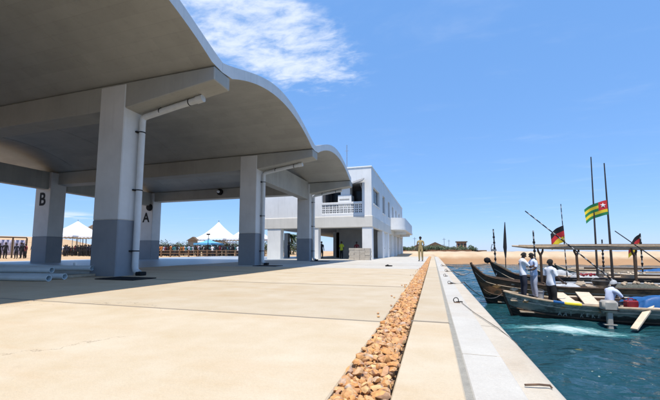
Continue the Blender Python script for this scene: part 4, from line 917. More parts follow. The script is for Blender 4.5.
b3, sh3, hw3 = pirogue('fishing_canoe', 'black canoe with knobbed bow pointing over the brown canoe', (2.62, 18.3, W), R(3), 13, 1.8,
    [(0, 1.70), (0.3, 1.50), (0.7, 1.24), (1.1, 1.08), (3.0, 0.90), (6.7, 0.92), (13, 1.0)], hull3, rake=0.8, wale=wood_dark_m)
b = MB(); b.lathe([(0.001, -0.15), (0.11, -0.11), (0.16, 0.0), (0.13, 0.10), (0.001, 0.15)], 12); b.build('bow_knob', black_m, b3, smooth=True, loc=(-0.06, 0, 1.76))
MB().tube([(0.2, -0.12, 1.62), (0.55, -0.22, 1.42), (0.9, -0.35, 1.2)], [0.07, 0.09, 0.06], 8).build('rope_coil', net_m, b3, smooth=True)
MB().tube([(0.25, 0.10, 1.62), (0.6, 0.2, 1.38), (1.0, 0.3, 1.16)], [0.06, 0.09, 0.07], 8).build('rope_coil', net_m, b3, smooth=True)
b4, sh4, hw4 = pirogue('fishing_canoe', 'pale cream canoe lying third from the sand bank, piled with planks', (5.0, 20.9, W), R(2), 12, 1.7, [(0, 1.35), (0.5, 1.05), (1.2, 0.92), (4, 0.86), (12, 0.95)], hull4, rake=0.6)
b5, sh5, hw5 = pirogue('fishing_canoe', 'dull blue canoe lying second from the sand bank', (7.0, 23.6, W), R(4), 12, 1.7, [(0, 1.4), (0.5, 1.1), (1.2, 0.95), (4, 0.9), (12, 1.0)], hull5, rake=0.6)
b6, sh6, hw6 = pirogue('fishing_canoe', 'cream topped canoe farthest out, nearest the sand bank', (7.5, 26.6, W), R(3), 13, 1.7, [(0, 1.4), (0.5, 1.12), (1.2, 1.0), (4, 0.95), (13, 1.1)], hull4, rake=0.6)
for t_, hw_, sh_, L_ in ((b2, hw2, sh2, 12), (b3, hw3, sh3, 13), (b4, hw4, sh4, 12), (b5, hw5, sh5, 12), (b6, hw6, sh6, 13)):
    for k in range(6):
        x = 1.6 + k * (L_ - 3.2) / 5.5; thwart(t_, x, hw_, sh_(x) - 0.10, rnd.uniform(0.16, 0.3), rnd.choice((plank_m, wood_m)), skew=rnd.uniform(-0.08, 0.08))
    MB().box((1.0, -0.4, 0.10), (L_ - 1.5, 0.4, 0.14)).build('floor_board', wood_m, t_)
# loose planks and poles laid along the moored canoes
def board(label, a, c, wid, th, m, roll=0.0, cat='plank', name='plank', group=None):
    a, c = Vector(a), Vector(c); d = c - a; q = d.to_track_quat('X', 'Z')
    o = MB().box((-d.length / 2, -wid / 2, -th / 2), (d.length / 2, wid / 2, th / 2), 0.006).build(name, m)
    o.location = (a + c) / 2; o.rotation_mode = 'QUATERNION'; o.rotation_quaternion = q
    return tag(o, label, cat, group)
board('long pale plank laid along the brown canoe', (4.4, 15.95, W + 0.84), (9.8, 16.15, W + 0.87), 0.28, 0.05, plank_m, group='planks laid along canoes')
board('long dark plank laid along the black canoe', (5.2, 18.25, W + 0.95), (11.5, 18.55, W + 0.98), 0.26, 0.05, wood_m, group='planks laid along canoes')
board('long pale plank laid along the cream canoe', (6.6, 20.8, W + 0.92), (13.2, 21.0, W + 0.95), 0.3, 0.05, plank_m, group='planks laid along canoes')
board('long pale plank laid along the blue canoe', (8.6, 23.55, W + 0.96), (15.6, 24.0, W + 1.0), 0.3, 0.05, plank_m, group='planks laid along canoes')
for q_, (lab, a_, c_, w_, th_, m_) in enumerate((
    ('narrow dark pole laid along the far side of the nearest canoe', (3.9, 13.75, W + 0.58), (10.0, 13.55, W + 0.62), 0.09, 0.09, wood_dark_m),
    ('pale board on the far gunwale of the nearest canoe', (4.4, 13.95, W + 0.62), (8.8, 13.9, W + 0.66), 0.22, 0.04, plank_m),
    ('white painted board on the far side of the brown canoe', (4.9, 16.55, W + 0.90), (11.0, 16.7, W + 0.94), 0.2, 0.05, white_cloth_m),
    ('dark pole on the near gunwale of the black canoe', (4.6, 17.6, W + 0.99), (12.0, 17.85, W + 1.02), 0.08, 0.08, wood_dark_m),
    ('weathered board on the far gunwale of the black canoe', (6.0, 19.05, W + 1.0), (13.0, 19.35, W + 1.04), 0.24, 0.05, plank_m),
    ('dark pole along the cream canoe', (6.9, 20.2, W + 1.0), (14.0, 20.5, W + 1.04), 0.09, 0.09, wood_dark_m),
    ('white painted board on the far side of the cream canoe', (7.2, 21.6, W + 1.0), (14.6, 21.85, W + 1.05), 0.22, 0.05, white_cloth_m),
    ('weathered pole along the blue canoe', (9.0, 22.9, W + 1.02), (16.0, 23.4, W + 1.06), 0.1, 0.1, wood_m),
    ('dark pole along the canoe nearest the sand bank', (9.5, 26.2, W + 1.1), (17.0, 26.6, W + 1.14), 0.1, 0.1, wood_dark_m),
    ('pale board along the canoe nearest the sand bank', (9.0, 27.1, W + 1.08), (17.0, 27.5, W + 1.14), 0.3, 0.05, plank_m))):
    board(lab, a_, c_, w_, th_, m_, group='planks laid along canoes')
board('left of two broad pale boards sloping across the nearest canoe', (4.22, 14.1, W + 0.72), (4.16, 12.55, W + 0.545), 0.40, 0.04, plank_m, group='broad boards across the nearest canoe')
board('right of two broad pale boards sloping across the nearest canoe', (5.0, 14.1, W + 0.76), (4.72, 12.6, W + 0.55), 0.40, 0.04, plank_m, group='broad boards across the nearest canoe')
# plank leaning from the nearest canoe down to the water
board('pale plank slanting over the side of the nearest canoe to the water', (5.35, 11.75, W + 0.02), (6.2, 12.55, W + 0.62), 0.16, 0.06, plank_m)

def heap(label, loc, sx, sy, sz, m, seed, cat, name, group=None):
    r = random.Random(seed); ph = [r.uniform(0, 6) for _ in range(8)]
    def fn(u, v):
        x, y = 2 * u - 1, 2 * v - 1; rr = max(abs(x), abs(y)) ** 4; prof = max(0, 1 - rr)
        z = prof ** 0.5 * (0.72 + 0.20 * math.sin(3.1 * x + ph[0]) * math.cos(2.3 * y + ph[1]) + 0.10 * abs(math.sin(5.5 * x + 2.5 * y + 1.5 * math.sin(3 * y + ph[3]) + ph[2])) + 0.05 * abs(math.sin(11 * x - 6 * y + 2 * math.sin(4 * x) + ph[3])))
        return (x * sx * (1 + 0.05 * math.sin(7 * y + ph[4])), y * sy * (1 + 0.06 * math.sin(6 * x + ph[5])), max(0, z) * sz)
    b = MB(); b.grid(fn, 36, 20)
    b.add([(x * sx * 0.98, y * sy * 0.98, -0.01) for x, y in ((-1, -1), (1, -1), (1, 1), (-1, 1))], [(0, 3, 2, 1)])
    o = b.build(name, m, smooth=60); o.location = loc
    if name == 'net_heap':
        fb = MB().lathe([(0.001, -0.06), (0.045, -0.045), (0.06, 0.0), (0.045, 0.045), (0.001, 0.06)], 10).mesh('float', [wood_m, white_cloth_m, plank_m, red_m][seed % 4], smooth=True)
        for k in range(14):
            u_, v_ = r.uniform(0.12, 0.88), r.uniform(0.15, 0.85); inst('float', fb, Vector(fn(u_, v_)) + Vector((0, 0, 0.03)), (r.uniform(0, 3), r.uniform(0, 3), 0), parent=o)
    return tag(o, label, cat, group)
heap('crumpled blue tarpaulin over the cargo of the nearest canoe', (7.35, 13.0, W + 0.48), 1.55, 0.62, 0.46, tarp_m, 1, 'tarpaulin', 'tarpaulin')
heap('pale sacks heaped beside the blue tarpaulin', (6.9, 12.50, W + 0.47), 1.0, 0.2, 0.14, plank_m, 5, 'sacks', 'sack_heap')
heap('white cloth bundle on the brown canoe behind the men', (5.0, 15.75, W + 0.70), 0.5, 0.4, 0.26, white_cloth_m, 2, 'bundle', 'cloth_bundle')
heap('white net heap on the black canoe beside the forked post', (6.6, 18.2, W + 0.86), 0.5, 0.4, 0.34, white_cloth_m, 3, 'net', 'net_heap')
heap('dark fishing net heaped in the brown canoe', (7.4, 15.95, W + 0.74), 0.9, 0.5, 0.24, net_m, 4, 'net', 'net_heap')
heap('dark net heap amidships in the cream canoe', (9.4, 20.95, W + 0.84), 1.1, 0.5, 0.26, net_m, 6, 'net', 'net_heap')
heap('white sheet bundled at the bow of the cream canoe', (6.5, 20.9, W + 0.80), 0.5, 0.4, 0.42, white_cloth_m, 7, 'bundle', 'cloth_bundle')
heap('blue sheet bundled in the canoe beyond the cream one', (12.6, 23.9, W + 0.92), 1.2, 0.45, 0.32, tarp_m, 8, 'tarpaulin', 'tarpaulin')
# red fuel can with handle beside the seated man
rc = thing('fuel_can', 'red plastic fuel can beside the seated man in the white cap', 'fuel can', (5.72, 12.62, W + 0.5), R(15))
MB().box((-0.17, -0.1, 0), (0.17, 0.1, 0.22), 0.03).build('body', red_m, rc); MB().tube([(-0.1, 0, 0.21), (-0.06, 0, 0.27), (0.06, 0, 0.27), (0.1, 0, 0.21)], 0.018, 6).build('handle', red_m, rc); MB().tube([(0.13, 0, 0.21), (0.15, 0, 0.25)], 0.03, 8).build('cap', black_m, rc)
# outboard motor clamped on the near side
om = thing('outboard_motor', 'grey outboard motor clamped to the side of the nearest canoe', 'motor', (4.95, 12.26, W + 0.52), 0)
b = MB(); b.box((-0.20, -0.15, -0.15), (0.20, 0.15, 0.19), 0.06); ck = b.build('cowl', cowl_m, om, smooth=40, loc=(0, -0.12, 0.05))
MB().box((-0.204, -0.154, -0.10), (0.204, 0.154, -0.06), 0.01).build('band', black_m, ck)
MB().box((-0.07, -0.19, -0.62), (0.07, -0.07, -0.1), 0.02).build('leg', cowl_m, om)
MB().box((-0.16, -0.20, -0.48), (0.16, -0.06, -0.46)).build('cavitation_plate', cowl_m, om)
MB().box((-0.12, -0.06, -0.18), (0.12, 0.12, 0.02), 0.02).build('bracket', steel_m, om)
MB().tube([(0.1, -0.05, 0.05), (0.35, 0.15, 0.14), (0.55, 0.25, 0.16)], 0.022, 8).build('tiller', black_m, om)

def tub(label, loc, r0, r1, h, m, cat, name, group=None):
    t = thing(name, label, cat, loc, 0, group)
    MB().lathe([(r0, 0), (r1, h), (r1 + 0.015, h), (r1 + 0.015, h + 0.02), (r1 - 0.012, h + 0.02), (r0 - 0.012, 0.02)], 16).build('body', m, t, smooth=40)
    MB().tube([(r1 * math.cos(a), 0, h + 0.02 + 0.9 * r1 * math.sin(a) * 0.5) for a in [k * math.pi / 8 for k in range(9)]], 0.006, 5).build('handle', steel_m, t)
tub('white bucket on the bow deck of the nearest canoe beside the men', (3.55, 13.62, W + 0.535), 0.11, 0.14, 0.26, white_cloth_m, 'bucket', 'bucket')
tub('dull blue basin amidships in the brown canoe', (6.3, 15.95, W + 0.87), 0.22, 0.30, 0.16, hull5, 'basin', 'basin')
tub('dark bucket in the brown canoe beside the net', (8.4, 15.6, W + 0.86), 0.12, 0.15, 0.28, black_m, 'bucket', 'bucket')
tub('pale basin in the black canoe beyond the spar', (8.3, 18.3, W + 1.0), 0.24, 0.32, 0.18, plank_m, 'basin', 'basin')
for lab, (cx_, cy_, cz_), m_ in (('coil of rope on the bow deck of the nearest canoe', (2.98, 13.75, W + 0.535), rope_m), ('coil of pale rope on a thwart of the brown canoe', (5.6, 15.9, W + 0.87), plank_m), ('coil of rope in the black canoe near the masts', (7.35, 18.7, W + 1.04), rope_m)):
    o = MB().tube([(0.16 * (1 - 0.1 * (k // 14)) * math.cos(k * 0.4488), 0.16 * (1 - 0.1 * (k // 14)) * math.sin(k * 0.4488), 0.02 + 0.0022 * k) for k in range(57)], 0.017, 6).build('rope_coil', m_, smooth=60, loc=(cx_, cy_, cz_)); tag(o, lab, 'rope')
# stowed spar on forked posts above the brown and black canoes
sp = thing('stowed_spar', 'long wooden spar stowed on forked posts above the moored canoes', 'spar', (6, 17.1, 0))
MB().tube([(-2.55, 0, 0.95), (-1.9, 0.01, 0.90), (-1.2, 0.02, 0.885), (0.0, -0.02, 0.865), (1.5, 0.0, 0.85), (3.0, 0.03, 0.86), (4.8, 0.03, 0.88)], [0.035, 0.075, 0.085, 0.10, 0.09, 0.10, 0.085], 10).build('spar_pole', wood_m, sp, smooth=50)
MB().tube([(-2.3, -0.12, 0.98), (0.5, -0.12, 0.95), (4.6, -0.1, 0.93)], [0.02, 0.035, 0.03], 8).build('spar_pole', wood_m, sp, smooth=50)
MB().tube([(-1.6, 0.1, 0.99), (1.5, 0.1, 0.97), (4.6, 0.1, 0.95)], [0.03, 0.05, 0.05], 8).build('spar_pole', wood_dark_m, sp, smooth=50)
for x in (-1.42, -0.05, 2.0):
    p = MB().tube([(x, 0, W + 0.16), (x, 0, 0.55)], [0.06, 0.05], 8).build('forked_post', wood_dark_m, sp)
    for s in (-1, 1): MB().tube([(x, 0, 0.52), (x + s * 0.10, s * 0.06, 0.70), (x + s * 0.14, s * 0.13, 0.86)], [0.045, 0.04, 0.03], 8).build('fork', wood_dark_m, p)

def pole(label, base, top, r0, r1, m, cat='pole', name='marker_pole', group=None, knots=0):
    base, top = Vector(base), Vector(top); d = top - base
    o = MB().tube([(0, 0, 0), (0.012 * d.length * 0.2, 0, d.length * 0.5), (0, 0, d.length)], [r0, (r0 + r1) / 2, r1], 8).build(name, m, smooth=50)
    o.location = base; o.rotation_mode = 'QUATERNION'; o.rotation_quaternion = d.to_track_quat('Z', 'X')
    for k in range(knots):
        z = d.length * (0.45 + 0.5 * k / max(1, knots)); MB().lathe([(r1 * 1.1, -0.05), (r1 * 1.7, -0.03), (r1 * 1.7, 0.03), (r1 * 1.1, 0.06)], 8, (0, 0, z)).build('float', black_m, o)
    return tag(o, label, cat, group)
PG = 'net marker poles standing in the canoes'
pole('striped marker pole standing at the knobbed black bow', (2.95, 18.25, W + 0.6), (2.88, 18.2, 1.80), 0.03, 0.03, pole_stripe_m, group=PG, knots=5)
p505 = pole('dark furled flag pole just right of the striped bow pole', (3.36, 18.3, W + 0.3), (3.42, 18.25, 2.14), 0.025, 0.018, pole_dark_m, group=PG)
MB().tube([(0, 0, 1.6), (0.02, 0, 2.1), (0.01, 0, 2.7), (0, 0, 3.3)], [0.03, 0.085, 0.06, 0.02], 8).build('furled_flag', blackflag_m, p505, smooth=50)
pole('short striped marker pole between the spar end and the first forked post', (4.12, 16.1, W + 0.2), (4.06, 16.0, 1.58), 0.03, 0.03, pole_stripe_m, group=PG, knots=4)
p562 = pole('tall striped pole flying the black red yellow flag near the first man', (5.95, 18.3, W + 0.2), (5.80, 18.1, 2.92), 0.028, 0.018, pole_stripe_m, group=PG)
m591 = pole('tallest slender mast, left of the green and yellow flag', (7.12, 18.3, W + 0.2), (7.09, 18.0, 5.05), 0.05, 0.022, pole_dark_m, 'mast', 'mast', 'masts of the black canoe')
m604 = pole('slightly shorter mast flying the green and yellow flag', (7.72, 18.35, W + 0.2), (7.58, 18.0, 4.72), 0.06, 0.022, pole_dark_m, 'mast', 'mast', 'masts of the black canoe')
pole('short striped marker pole between the two masts', (8.5, 21.1, W + 0.3), (8.49, 21.0, 1.32), 0.032, 0.032, pole_stripe_m, group=PG, knots=6)
p640 = pole('striped pole with drooping black and red flag at the right', (10.16, 21.1, W + 0.3), (10.14, 21.0, 1.62), 0.032, 0.03, pole_stripe_m, group=PG, knots=4)
pole('long striped pole leaning left over the spar', (6.9, 16.15, W + 0.95), (3.80, 16.0, 2.42), 0.03, 0.022, pole_stripe_m, group=PG)
pole('thin dark pole leaning left beside the drooping flag', (9.3, 16.2, W + 0.95), (6.92, 16.0, 1.51), 0.025, 0.018, pole_dark_m, group=PG)
pole('thin rod standing in the canoe at the right edge', (11.2, 23.8, W + 0.3), (11.2, 23.7, 0.9), 0.02, 0.018, pole_dark_m, group=PG)

def flag(parent, hoist_top, hoist_bot, fly, mats_fn, mats, name, seed, droop=0.25, nu=20, nv=10, amp=0.05):
    """cloth grid from the hoist outwards, in the parent's world place (parent is a rotated pole)"""
    ph = seed * 1.7; ht, hb = Vector(hoist_top), Vector(hoist_bot); fly = Vector(fly)
    side = Vector((0, 1, 0)); b = MB()
    vs = []
    for i in range(nu + 1):
        for j in range(nv + 1):
            u, v = i / nu, j / nv
            p = ht.lerp(hb, v) + fly * u + Vector((0, 0, -droop * u * u))
            p += side * (amp * (0.3 + u) * math.sin(u * 7 + v * 2 + ph)) + Vector((0, 0, 0.4 * amp * u * math.sin(u * 9 + ph)))
            vs.append(p)
    fs, mi = [], []
    for i in range(nu):
        for j in range(nv):
            fs.append((i * (nv + 1) + j, (i + 1) * (nv + 1) + j, (i + 1) * (nv + 1) + j + 1, i * (nv + 1) + j + 1)); mi.append(mats_fn((i + 0.5) / nu, (j + 0.5) / nv))
    b.v, b.f, b.m = vs, fs, mi
    me = b.mesh(name, mats, smooth=60); o = inst(name, me, (0, 0, 0)); bpy.context.view_layer.update()
    o.parent = parent; o.matrix_parent_inverse = parent.matrix_world.inverted()
    return o, vs, nv
def togo(u, v):
    if u < 0.42 and v < 0.6: return 2
    return 0 if int(v * 5) % 2 == 0 else 1
bpy.context.view_layer.update()
fl, vs_, nv_ = flag(m604, (7.59, 18.03, 3.02), (7.605, 18.06, 2.36), (-0.86, 0.06, -0.12), togo, [green_m, yellow_m, redflag_m], 'flag', 1, 0.26)
# five-pointed star sewn on both sides of the red canton
for sgn in (-1, 1):
    c = Vector(vs_[4 * (nv_ + 1) + 3]); b = MB(); pts = [c + Vector((0, sgn * 0.03, 0))]
    for k in range(10):
        r = 0.12 if k % 2 == 0 else 0.048; a = math.pi / 2 + k * math.pi / 5; pts.append(c + Vector((r * math.cos(a), sgn * 0.018, r * math.sin(a))))
    b.add(pts, [(0, 1 + k, 1 + (k + 1) % 10) for k in range(10)]); st = b.build('star', whiteflag_m); st.parent = fl; st.matrix_parent_inverse = Matrix(fl.matrix_parent_inverse).inverted() @ Matrix(fl.matrix_parent_inverse)
    st.matrix_parent_inverse = Matrix.Identity(4)
def tri(u, v): return 0 if v < 1 / 3 else (1 if v < 2 / 3 else 2)
flag(p562, (5.86, 18.12, 1.92), (5.91, 18.2, 1.16), (-0.55, 0.05, -0.18), tri, [blackflag_m, redflag_m, yellow_m], 'flag', 2, 0.22, nv=12)
flag(p640, (10.14, 21.0, 1.60), (10.15, 21.05, 0.95), (-0.50, 0.06, -0.35), tri, [blackflag_m, redflag_m, yellow_m], 'flag', 3, 0.28, nv=12)

# ------------------------------------------------------------------ people in the boats, on the quay
FZ = W + 0.535
arm_fwd = lambda s, k, x=0.0: {'ua' + k: (s * 0.20, 0.08, 1.28), 'el' + k: (s * 0.20, 0.20, 1.18), 'fa' + k: (s * 0.15, 0.30, 1.22), 'wr' + k: (s * 0.10, 0.40, 1.27), 'pa' + k: (s * 0.08, 0.45, 1.30)}
j1 = {}; j1.update(arm_fwd(-1, 'L')); j1.update(arm_fwd(1, 'R')); j1.update({'jaw': (0, 0.05, 1.555), 'head': (0, 0.06, 1.63), 'crown': (0, 0.07, 1.69)})
person('person', 'man in white shirt and dark trousers at left, reaching to his neighbour', (3.0, 13.35, W + 0.535 + 0.03), R(-80), j1, shirt_white, trouser_navy, sc=0.93)
j2 = {}; j2.update(arm_fwd(1, 'R')); j2.update({'jaw': (0, 0.05, 1.555), 'head': (0, 0.055, 1.63), 'crown': (0, 0.06, 1.69), 'elL': (-0.25, 0.06, 1.14), 'wrL': (-0.2, 0.22, 1.08), 'faL': (-0.23, 0.14, 1.1), 'paL': (-0.17, 0.28, 1.08)})
person('person', 'man in pale shirt and pale trousers facing the man at left', (3.36, 13.45, W + 0.535 + 0.03), R(100), j2, shirt_blue, trouser_grey, sc=0.92)
j3 = {'knL': (-0.10, 0.06, 0.49), 'thL': (-0.10, 0.04, 0.68), 'caL': (-0.1, 0.02, 0.33), 'anL': (-0.1, 0.0, 0.09), 'ftL': (-0.1, 0.09, 0.045), 'toL': (-0.1, 0.17, 0.035), 'elR': (0.27, 0.02, 1.13), 'faR': (0.29, 0.12, 1.04), 'wrR': (0.29, 0.22, 0.97), 'paR': (0.29, 0.28, 0.95)}
person('person', 'man in white T-shirt and black trousers standing alone, facing right', (3.78, 13.15, W + 0.20), R(-62), j3, shirt_white, trouser_black, sc=1.0)
# seated man with white cap
js = {'pelvis': (0, 0, 0.12), 'waist': (0, 0.03, 0.26), 'chest': (0, 0.09, 0.43), 'uchest': (0, 0.14, 0.57), 'neck': (0, 0.17, 0.66), 'jaw': (0, 0.215, 0.71), 'head': (0, 0.225, 0.79), 'crown': (0, 0.22, 0.85)}
for s, k in ((-1, 'L'), (1, 'R')):
    js.update({'cl' + k: (s * 0.10, 0.13, 0.57), 'sh' + k: (s * 0.185, 0.13, 0.56), 'ua' + k: (s * 0.22, 0.20, 0.45), 'el' + k: (s * 0.23, 0.29, 0.34), 'fa' + k: (s * 0.19, 0.37, 0.33), 'wr' + k: (s * 0.14, 0.45, 0.33), 'pa' + k: (s * 0.12, 0.50, 0.32), 'hp' + k: (s * 0.10, 0.08, 0.10), 'th' + k: (s * 0.13, 0.26, 0.14), 'kn' + k: (s * 0.15, 0.46, 0.17), 'ca' + k: (s * 0.15, 0.48, 0.0), 'an' + k: (s * 0.15, 0.47, -0.24), 'ft' + k: (s * 0.155, 0.55, -0.28), 'to' + k: (s * 0.16, 0.63, -0.29)})
person('person', 'man in pale blue shirt and white cap seated by the outboard motor', (5.28, 12.95, W + 0.40), R(-70), js, shirt_blue, trouser_navy, cap=white_cloth_m)
# on the quay
person('person', 'man in khaki standing on the quay beyond the gravel strip', (-0.83, 24.5, 0.0), R(170), {'elL': (-0.25, 0.05, 1.13), 'wrL': (-0.2, 0.2, 1.1), 'faL': (-0.23, 0.12, 1.1), 'paL': (-0.18, 0.25, 1.1)}, khaki, khaki)
person('person', 'worker in yellow safety vest under the building', (-8.45, 31.4, -0.09), R(160), None, hivis, trouser_black, lod=1)
person('person', 'worker in dark clothes beside the man in the safety vest', (-7.35, 33.2, -0.09), R(200), None, maroon, trouser_black, lod=1, sleeves='long')
person('person', 'person in dark clothes by the inner pillar of the building', (-10.35, 31.0, -0.09), R(230), None, trouser_navy, trouser_black, lod=1, sleeves='long')
person('person', 'person in dark clothes beyond the open ground floor passage', (-14.9, 33.4, -0.09), R(120), None, trouser_navy, trouser_black, lod=1, sleeves='long')

# ------------------------------------------------------------------ quay furniture
def ring(label, x, y, s=1.0):
    t = thing('mooring_ring', label, 'mooring ring', (x, y, -0.004), R(rnd.uniform(-20, 20)), 'mooring rings along the quay edge')
    MB().tube([(0.05 * s * math.cos(a) - 0.02, 0.008 * math.sin(2 * a), 0.055 * s + 0.05 * s * math.sin(a)) for a in [k * 2 * math.pi / 14 for k in range(15)]], 0.009 * s, 6, cap=False).build('loop', black_m, t, smooth=60)
    MB().tube([(-0.02, 0, 0.012), (0.05, 0.015, 0.016), (0.10 * s, 0.005, 0.012)], 0.011 * s, 6).build('shackle', black_m, t, smooth=60)
    MB().box((-0.045, -0.03, 0), (0.03, 0.03, 0.01), 0.003).build('plate', metal_m, t)
ring('nearest black mooring ring on the white capping', 0.31, 5.1, 0.68); ring('second black mooring ring on the white capping', 0.34, 7.9, 0.6); ring('third black mooring ring on the white capping', 0.32, 10.2, 0.65); ring('far black mooring ring on the capping', 0.44, 12.6, 0.8); ring('farthest black mooring ring on the capping', 0.40, 17.0, 0.8)
o = MB().tube([(0.45, 2.09, 0.006), (0.52, 2.10, 0.012), (0.575, 2.115, 0.008), (0.583, 2.108, -0.004)], 0.006, 6).build('steel_bar', metal_m); tag(o, 'rusty bent steel bar lying near the quay edge', 'bar')
def rope(label, pts, r=0.012, sag=0.0):
    P = [Vector(p) for p in pts]; out = []
    for a, c in zip(P[:-1], P[1:]):
        for k in range(10):
            t = k / 10; q = a.lerp(c, t); q.z -= sag * 4 * t * (1 - t) * (a - c).length * 0.1; out.append(q)
    out.append(P[-1]); o = MB().tube(out, r, 6).build('mooring_rope', rope_m, smooth=60); return tag(o, label, 'rope', 'mooring ropes between quay and canoes')
rope('thin rope lying over the kerb from the nearest ring', [(0.36, 5.05, 0.008), (0.44, 4.3, 0.006), (0.56, 3.5, 0.006), (0.635, 3.15, -0.035), (0.672, 3.1, -0.14), (0.678, 3.15, -0.5)], 0.0035)
rope('mooring rope from the far ring to the brown canoe bow', [(0.44, 12.6, 0.03), (0.66, 13.0, 0.004), (1.52, 15.85, W + 1.3)], 0.012, 0.5)
rope('mooring rope from the second ring to the nearest canoe bow', [(0.36, 7.9, 0.03), (0.665, 8.4, 0.004), (2.30, 13.3, W + 0.72)], 0.010, 0.5)
rope('mooring rope from the farthest ring to the black canoe bow', [(0.42, 17.0, 0.03), (0.66, 17.1, 0.004), (2.6, 18.25, W + 1.6)], 0.012, 0.4)
o = MB().tube([(0, 0, 0.02), (0.12, 0.03, 0.05), (0.2, -0.02, 0.03)], [0.03, 0.05, 0.02], 8).tube([(0.15, 0.05, 0.02), (0.32, 0.08, 0.03)], [0.04, 0.02], 8).build('rag', black_m, smooth=True, loc=(-2.15, 15.85, 0)); tag(o, 'small dark rag lying on the slab by the joint', 'rag')

# pale pipes stacked on the ground at the left, under the canopy
for lab, a, c, r in (('front pale pipe of the pile on the ground', (-15.0, 4.9, .075), (-8.75, 5.75, .075), .075), ('second pale pipe from the front of the pile', (-15.5, 5.6, .075), (-9.15, 7.75, .075), .075),
                     ('third pale pipe from the front, running behind the near column', (-16.5, 6.3, .075), (-9.3, 8.2, .075), .075), ('pale pipe slanting away from the pile towards the back columns', (-10.4, 7.6, .075), (-17.4, 12.6, .075), .075),
                     ('pale pipe lying across the top of the pile', (-15.2, 5.15, .225), (-9.5, 6.3, .225), .075), ('rearmost pale pipe beyond the pile', (-24.0, 11.2, .075), (-13.0, 9.6, .075), .075),
                     ('thin upper pale pipe resting on the second and third of the pile', (-14.6, 6.0, .225), (-9.4, 7.3, .225), .075), ('pale pipe lying close behind the front one', (-15.2, 5.2, .075), (-8.95, 6.25, .075), .075),
                     ('pale pipe lying behind the pile, parallel to the rearmost', (-22.5, 9.6, .075), (-11.6, 8.6, .075), .075), ('pale pipe between the pile and the two rear pipes', (-18.0, 7.6, .075), (-9.4, 8.6, .075), .075)):
    a, c = Vector(a), Vector(c); d = (c - a).normalized()
    t = thing('plastic_pipe', lab, 'pipe', a, 0, 'pale plastic pipes piled under the canopy')
    n = 18; b = MB(); u = Vector((0, 0, 1)); w = d.cross(u); L_ = (c - a).length; ringp = []
    for rr, s in ((r, 0), (r, L_), (r - 0.012, L_), (r - 0.012, 0)): ringp.append([(d * s + u * rr * math.cos(2 * math.pi * k / n) + w * rr * math.sin(2 * math.pi * k / n)) for k in range(n)])
    vs = [p for q in ringp for p in q]; fs = [(i * n + k, i * n + (k + 1) % n, ((i + 1) % 4) * n + (k + 1) % n, ((i + 1) % 4) * n + k) for i in range(4) for k in range(n)]
    b.add(vs, fs).build('pipe', pipe_m, t, smooth=50)
    MB().tube([d * 0.02, d * 0.22], r + 0.015, 18).build('socket', pipe_m, t, smooth=50)
o = MB().box((-0.1, -0.4, 0), (0.1, 0.4, 0.07), 0.01).build('timber_block', wood_m, loc=(-9.4, 6.95, 0)); tag(o, 'short timber block on the ground by the pipes', 'timber')

# ------------------------------------------------------------------ background left: tents, huts, crowd
def tent(label, x, y, w, d, he, hp, m=tent_m, group='white peaked marquee tents', rz=0.0):
    t = thing('marquee_tent', label, 'tent', (x, y, land_height(x, y)), rz, group)
    n = 16
    def fn(u, v):
        # pyramid pulled up to a peak with concave sides
        a, c = 2 * u - 1, 2 * v - 1; r = max(abs(a), abs(c)); return (a * w / 2, c * d / 2, he + (hp - he) * (1 - r) ** 1.6)
    MB().grid(fn, n, n).build('roof', m, t, smooth=60)
    b = MB()
    for (a, c) in (((-1, -1), (1, -1)), ((1, -1), (1, 1)), ((1, 1), (-1, 1)), ((-1, 1), (-1, -1))):
        p, q = Vector((a[0] * w / 2, a[1] * d / 2, 0)), Vector((c[0] * w / 2, c[1] * d / 2, 0))
        for k in range(10):
            s, e = p.lerp(q, k / 10), p.lerp(q, (k + 1) / 10); mid = (s + e) / 2
            b.add([(s.x, s.y, he + 0.004), (e.x, e.y, he + 0.004), (e.x, e.y, he - 0.22), (mid.x, mid.y, he - 0.34), (s.x, s.y, he - 0.22)], [(0, 1, 2, 3, 4)])
    b.build('valance', m, t)
    for sx in (-1, 1):
        for sy in (-1, 1): MB().tube([(sx * w * 0.48, sy * d * 0.48, 0), (sx * w * 0.48, sy * d * 0.48, he)], 0.05, 8).build('leg', steel_m, t)
    MB().tube([(0, 0, he), (0, 0, hp + 0.25)], 0.05, 8).build('peak_pole', steel_m, t)
    return t
tent('white peaked tent at left, between the lettered column and the near column', -63.5, 46, 9, 8, 3.4, 6.3)
tent('white peaked tent at left partly hidden behind the near column', -55.0, 47, 9, 8, 3.4, 6.3)
tent('white peaked tent left of the second column, left one of a pair', -37.0, 52, 6.4, 6.4, 2.95, 6.1)
tent('white peaked tent half hidden behind the second column', -31.0, 53, 6.4, 6.4, 2.95, 6.4)
tent('small blue gazebo beside the white peaked tents', -35.6, 47.5, 3.4, 3.4, 2.1, 2.75, blue_tent_m, None)
tent('low white canopy beyond the crowd in the middle', -40.5, 56, 6.5, 5, 2.6, 3.2, tent_m)
